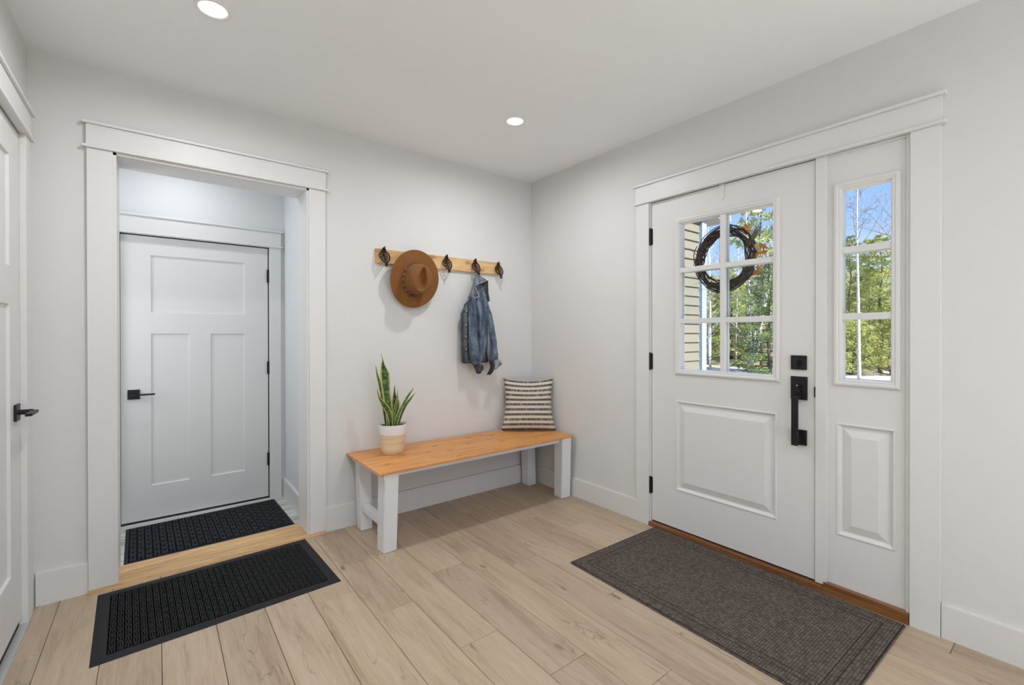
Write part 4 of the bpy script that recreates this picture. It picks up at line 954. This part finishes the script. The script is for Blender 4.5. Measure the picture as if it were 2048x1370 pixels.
for (y, z) in ((-0.100, 0.155), (-0.125, 0.135), (-0.185, 0.04), (-0.200, 0.015), (-0.175, -0.005), (-0.215, 0.04), (-0.150, -0.085), (-0.172, -0.090), (-0.190, -0.072), (-0.135, -0.095), (-0.115, 0.165)):
    oakleaf((rw.uniform(-0.015, 0.03), y, z), (rw.uniform(-1, -.5), rw.uniform(-.5, .5), rw.uniform(-.5, .5)), rw.uniform(0.022, 0.032), rw.uniform(0, 6))
mg, nt, b = mat('dried_grass', (0.20, 0.19, 0.06), 0.7)
m = MB()
for k in range(16):
    o0 = Vector((rw.uniform(-.01, .01), -0.125+rw.uniform(-.012, .012), 0.045)); tip = Vector((rw.uniform(-.01, .03), -0.185+rw.uniform(-.022, .022), 0.165+rw.uniform(-.02, .02)))
    m.tube([o0, (o0+tip)/2+Vector((0, rw.uniform(-.006, .006), 0)), tip], [0.0022, 0.003, 0.0008], 5)
m.build('dried_grass_spray', mg, wr)
m = MB(); m.tube([(0, -0.045, 0.175), (-0.005, -0.04, 0.165), (0, -0.04, 0.155)], 0.006, 8); m.build('wire_loop', mt, wr)

# ------------------------------------------------------------------ outside: neighbouring wing with lap siding
msd = mat('beige_vinyl_siding', (0.20, 0.185, 0.152), 0.55)[0]
mcb = mat('sky_shade_corner_board', (0.30, 0.41, 0.58), 0.5)[0]  # blue of sky-lit shade put into the white board's colour
hw = empty('house_wing', (1.2, 0, -0.3), 'house wing with beige lap siding and white corner board outside the door window', 'house')
MB().box(0.16, 2.30, -0.165, 3.0, -0.35, 2.62).build('wall_core', msd, hw, world=True)
z = -0.30; 
while z < 2.55:
    m = MB(); x0, x1 = 0.16, 2.315
    prof = [(-0.165, z), (-0.185, z), (-0.186, z+0.006), (-0.170, z+0.100), (-0.165, z+0.100)]
    A = [m.b.verts.new((x0, y, zz)) for y, zz in prof]; B = [m.b.verts.new((x1, y, zz)) for y, zz in prof]
    for i in range(5): m.b.faces.new((A[i], A[(i+1) % 5], B[(i+1) % 5], B[i]))
    m.b.faces.new(A); m.b.faces.new(list(reversed(B)))
    m.build('siding_board', msd, hw, world=True); z += 0.1015
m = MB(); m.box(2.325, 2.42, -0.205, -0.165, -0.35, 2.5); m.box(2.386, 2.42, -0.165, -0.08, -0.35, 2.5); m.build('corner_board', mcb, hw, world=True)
MB().box(2.30, 2.385, -0.170, 3.0, -0.35, 2.5).build('end_wall', msd, hw, world=True)
m = MB(); m.box(0.16, 2.83, -0.28, 3.0, 2.52, 2.60); m.build('roof_soffit', mat('soffit_grey', (0.30, 0.29, 0.275), 0.6)[0], hw, world=True)
m = MB(); m.hexa([(0.16, -0.28, 2.60), (2.83, -0.28, 2.60), (2.83, 3.0, 2.60), (0.16, 3.0, 2.60)], [(0.16, -0.24, 2.66), (2.80, -0.24, 2.66), (2.80, 1.3, 3.6), (0.16, 1.3, 3.6)]); m.build('roof', mat('grey_shingle', (0.12, 0.12, 0.12), 0.9)[0], hw, world=True)
# porch slab
pc = MB().box(0.151, 1.6, -3.4, -0.19, -0.28, -0.06, 0.01).build('porch_slab', paint('concrete', (0.45, 0.44, 0.42), 0.8, 0.3)); tag(pc, 'grey concrete porch slab outside the entry door', 'porch', kind='structure')

# ground
def groundmesh(name, x0, x1, y0, y1, nx, ny, f):
    m = MB(); m.grid(lambda u, v: Vector((x0+(x1-x0)*u, y0+(y1-y0)*v, f(x0+(x1-x0)*u, y0+(y1-y0)*v))), nx, ny); return m
def gz(x, y):
    d = math.hypot(x, y); return -0.30+max(0, (d-20))*0.055+max(0, d-33)*0.12+0.02*noise.noise(Vector((x*.3, y*.3, 0)))
mgd, nt, b = mat('leaf_litter', (0.2, 0.12, 0.07), 0.95)
nl = noise_tex(nt, coords(nt), 1.2, 5, 0.7); nt.links.new(ramp(nt, [(0.36, (0.14, 0.18, 0.06)), (0.52, (0.22, 0.21, 0.09)), (0.66, (0.38, 0.25, 0.16))], nl), b.inputs['Base Color'])
g = groundmesh('ground', 0.16, 110, -60, 80, 80, 90, lambda x, y: gz(x, y)-0.09).build('ground', mgd, smooth=True); tag(g, 'brown leaf-covered ground rising into the woods', 'ground', kind='structure')
mdv, nt, b = mat('pale_gravel', (0.62, 0.60, 0.56), 0.9)
nt.links.new(ramp(nt, [(0.3, (0.30, 0.28, 0.24)), (0.7, (0.56, 0.53, 0.47))], noise_tex(nt, coords(nt), 6, 6, 0.8)), b.inputs['Base Color'])
m = MB()
def drv(u, v):
    a = -0.9+2.2*u; r = 2.6+(21.2+0.9*math.sin(u*9)-2.6)*v; x, y = r*math.cos(a), r*math.sin(a)
    return Vector((max(x, 1.62), y, gz(x, y)+0.012))
o = m.grid(drv, 40, 30).build('gravel_drive', mdv, smooth=True); tag(o, 'pale gravel driveway between the house and the woods', 'driveway', kind='structure')

# ------------------------------------------------------------------ trees
mbk, nt, b = mat('birch_bark', (0.8, 0.78, 0.74), 0.7)
nbk = noise_tex(nt, coords(nt, (2, 2, 9)), 2.2, 4, 0.6); nt.links.new(ramp(nt, [(0.36, (0.10, 0.09, 0.08)), (0.43, (0.58, 0.56, 0.53)), (0.7, (0.70, 0.69, 0.67))], nbk), b.inputs['Base Color'])
mtw = mat('grey_twig', (0.24, 0.20, 0.18), 0.8)[0]
mpb = mat('pine_bark', (0.10, 0.075, 0.06), 0.9)[0]
def foliage_mat(name, a, b_, c_):
    m, nt, b = mat(name, b_, 0.6)
    n = noise_tex(nt, coords(nt), 1.6, 3, 0.7)
    nt.links.new(ramp(nt, [(0.32, a), (0.5, b_), (0.66, c_)], n), b.inputs['Base Color']); return m
M_fol = foliage_mat('pine_needles', (0.12, 0.17, 0.05), (0.38, 0.42, 0.115), (0.64, 0.62, 0.23))
M_fol2 = foliage_mat('fir_needles', (0.045, 0.085, 0.03), (0.12, 0.19, 0.06), (0.30, 0.37, 0.11))
def tree_mesh(name, rng, h, r0, m_, parent=None, split=0.35, nb=16, lean=0.0, up=0.75, tw=0.33, stems=1, twig=True):
    """leafless tree: trunk(s), branches, twigs"""
    mt_ = MB(); mb_ = MB()
    def wander(p, d, L_, n, w):
        pts = [p]; 
        for i in range(n):
            d = (d+Vector((rng.uniform(-w, w), rng.uniform(-w, w), rng.uniform(-w*.5, w*.5)))).normalized(); pts.append(pts[-1]+d*(L_/n))
        return pts
    for s in range(stems):
        a = rng.uniform(0, 6.28); d = Vector((math.cos(a)*lean*(1 if s else .1), math.sin(a)*lean*(1 if s else .1), 1)).normalized()
        hh = h*(1 if s == 0 else rng.uniform(.7, .95)); pts = wander(Vector((0, 0, -0.1)), d, hh, 14, 0.045 if s else 0.012)
        mt_.tube(pts, [max(r0*(1-0.9*i/14), 0.006) for i in range(15)], 7)
        for k in range(nb):
            t = split+(1-split)*(k+rng.random())/nb; i = min(int(t*14), 13); p = pts[i].lerp(pts[i+1], t*14-i)
            a = rng.uniform(0, 6.28); bd_ = Vector((math.cos(a), math.sin(a), up*rng.uniform(.6, 1.5))).normalized(); bl = h*0.26*(1.15-t)*rng.uniform(.6, 1.2)
            bp = wander(p, bd_, bl, 6, 0.16); br = max(r0*(1-t)*0.36, 0.007); mb_.tube(bp, [max(br*(1-.8*j/6), 0.004) for j in range(7)], 4)
            if twig:
                for q in range(6):
                    j = rng.randint(1, 5); dd = Vector((rng.uniform(-1, 1), rng.uniform(-1, 1), rng.uniform(-.1, 1.1))).normalized()
                    tp = wander(bp[j], dd, bl*tw*rng.uniform(.5, 1.2), 3, 0.3); mb_.tube(tp, [0.006, 0.005, 0.004, 0.003], 3)
                    for _ in range(2):
                        dd = Vector((rng.uniform(-1, 1), rng.uniform(-1, 1), rng.uniform(-.2, 1))).normalized(); mb_.tube([tp[2], tp[2]+dd*bl*0.16], [0.004, 0.0025], 3)
    return mt_, mb_
def bare_tree(name, loc, label, seed, h, r0, bark=None, twmat=None, rz=0.0, group=None, **kw):
    rng = random.Random(seed); t = empty(name, (loc[0], loc[1], gz(*loc)-0.02), label, 'tree', group, rz=rz)
    a, b_ = tree_mesh(name, rng, h, r0, None, **kw); a.build('trunk', bark or mbk, t, smooth=True); o = b_.build('branches', twmat or mtw, t); o['kind'] = 'stuff'
    return t
bare_tree('birch_tree', (15.79, 1.88), 'tall slender white birch centred in the sidelight panes', 11, 9.6, 0.058, split=0.46, nb=26, lean=0.0, up=1.1)
bare_tree('birch_tree', (17.11, 5.93), 'multi-stemmed white birch in the lower right pane of the door window', 4, 7.5, 0.075, split=0.14, nb=11, lean=0.26, stems=4, twmat=mbk)
bare_tree('birch_tree', (17.66, 8.03), 'white birch beside the siding corner in the left door panes', 23, 8.2, 0.062, split=0.2, nb=14, lean=0.04, stems=2, twmat=mbk)
bare_tree('birch_tree', (21.61, 8.75), 'thin white birch behind the middle of the right door panes', 31, 7.5, 0.05, split=0.25, nb=12, twmat=mbk)
bare_tree('bare_tree', (18.2, 1.2), 'leafless grey-branched tree at the upper right of the sidelight', 17, 11.0, 0.08, bark=mtw, split=0.4, nb=34, lean=0.05)
bare_tree('bare_tree', (19.6, 4.2), 'leafless brown tree just left of the sidelight birch', 19, 9.5, 0.07, bark=mpb, split=0.3, nb=18)
bare_tree('bare_tree', (24.0, 7.6), 'leafless grey tree among pines behind the door window', 29, 8.5, 0.06, bark=mtw, split=0.2, nb=18)
bare_tree('bare_tree', (21.9, 9.7), 'leafless grey tree behind the siding corner birch', 37, 8.0, 0.06, bark=mtw, split=0.2, nb=18)

def evergreen(seed, h, w, nb, dens, needle, droop, open_=0.25, r0=0.12, m_=None):
    """returns (trunk mesh, foliage mesh) data"""
    rng = random.Random(seed); mt_ = MB(); pts = [(0, 0, -0.2)]+[(0.06*math.sin(i*1.3+seed), 0.06*math.cos(i*1.7+seed), h*i/10) for i in range(1, 11)]
    mt_.tube(pts, [max(r0*(1-i/10.5), 0.01) for i in range(11)], 8)
    V = []; Fc = []
    for k in range(nb):
        t = open_+(1-open_)*(k+rng.random())/nb; z = h*t; a = k*2.399+rng.uniform(-.4, .4)
        L_ = w*(1-t)**0.75*rng.uniform(.75, 1.1)+0.15; d = Vector((math.cos(a), math.sin(a), droop+0.5*t)).normalized()
        bp = [Vector((0, 0, z))+d*(L_*q/5)+Vector((0, 0, 0.10*L_*(q/5)**2)) for q in range(6)]
        mt_.tube(bp, [max(0.022*(1-t)*L_*(1-q/6), 0.006) for q in range(6)], 4)
        for q in range(int(dens*(0.5+L_))):
            s = rng.uniform(.25, 1.0)**0.8; c_ = bp[0].lerp(bp[5], s)+Vector((rng.uniform(-1, 1), rng.uniform(-1, 1), rng.uniform(-.35, .45)))*(0.20+0.13*L_*(1.1-s))
            for _ in range(9):
                dd = (Vector((rng.uniform(-1, 1), rng.uniform(-1, 1), rng.uniform(-.6, .9)))+d*0.5).normalized()*needle*rng.uniform(.6, 1.2); sd = dd.orthogonal().normalized()*needle*0.075
                i = len(V); V.extend([c_-sd, c_+sd, c_+dd]); Fc.append((i, i+1, i+2))
    me = bpy.data.meshes.new('needles'); me.from_pydata([tuple(v) for v in V], [], Fc); me.materials.append(m_ or M_fol)
    return mt_, me
kinds = {'pine': evergreen(1, 8.0, 2.6, 46, 34, 0.17, 0.05, 0.18), 'tall': evergreen(2, 9.2, 2.3, 34, 24, 0.19, 0.12, 0.30, 0.07), 'fir': evergreen(3, 4.6, 1.7, 52, 40, 0.12, -0.12, 0.02, 0.08, M_fol2), 'bush': evergreen(5, 2.4, 1.5, 30, 36, 0.12, 0.2, 0.0, 0.04, M_fol)}
protos = {}
def ever(kind, name, x, y, label, s=1.0, rz=0.0, group=None):
    if kind not in protos:
        t = empty(name, (0, 0, 0)); mt_, me = kinds[kind]; mt_.build('trunk', mpb, t, smooth=True)
        o = bpy.data.objects.new('needles', me); C.objects.link(o); o.parent = t; o['kind'] = 'stuff'; protos[kind] = t
    else: t = copy_tree(protos[kind]); t.name = name
    t.location = (x, y, gz(x, y)-0.02); t.rotation_euler.z = rz; t.scale = (s, s, s); tag(t, label, 'tree')
    if group: t['group'] = group
    elif 'group' in t: del t['group']
    return t
ever('tall', 'pine_tree', 18.66, 6.22, 'tall open white pine rising behind the right side of the wreath', 1.05, 0.6)
ever('fir', 'fir_tree', 16.1, 4.8, 'dark green young fir at the lower right of the door window', 0.95, 1.0)
ever('pine', 'pine_tree', 19.6, 2.2, 'bushy yellow-green pine behind the birch in the sidelight', 0.66, 2.0)
ever('pine', 'pine_tree', 22.5, 4.0, 'green pine filling the left side of the sidelight', 0.72, 3.1)
ever('tall', 'pine_tree', 27.0, 4.4, 'pointed spruce-like pine top above the sidelight crowd', 0.66, 4.0)
ever('bush', 'evergreen_bush', 17.8, 2.6, 'low bright green evergreen bush at the foot of the sidelight birch', 0.8, 1.1)
ever('bush', 'evergreen_bush', 18.6, 1.7, 'low evergreen bush at the lower right of the sidelight', 0.85, 2.3)
G = 'evergreens massed in the woods'
spots = [(25, 7.2), (27, 9.4), (24.5, 10.8), (29.5, 12.2), (22.8, 9.6), (30, 7.0), (26, 14), (33, 10), (34, 15), (28.5, 2.2), (26, -0.5), (33, 3.8), (23.5, -3), (38, 9), (23.5, 6.1), (21.0, 6.9), (31, 17.5), (20.0, 11.9), (36, 0.5), (40, 20)]
for i, (x, y) in enumerate(spots):
    ever('pine' if i % 3 else 'tall', 'pine_tree', x, y, 'green pine standing in the mass of woods behind the nearer trees', 0.50+0.2*((i*37) % 10)/10, i*1.7, G)
for i, (x, y) in enumerate([(21.5, 5.2), (22.3, 8.3), (23.4, 10.9), (20.6, 3.4), (24.2, 9.7), (22.0, 0.8), (19.5, 9.6)]):
    ever('bush', 'evergreen_bush', x, y, 'low evergreen undergrowth at the edge of the woods', 0.75+0.06*i, i*2.1, 'undergrowth bushes')
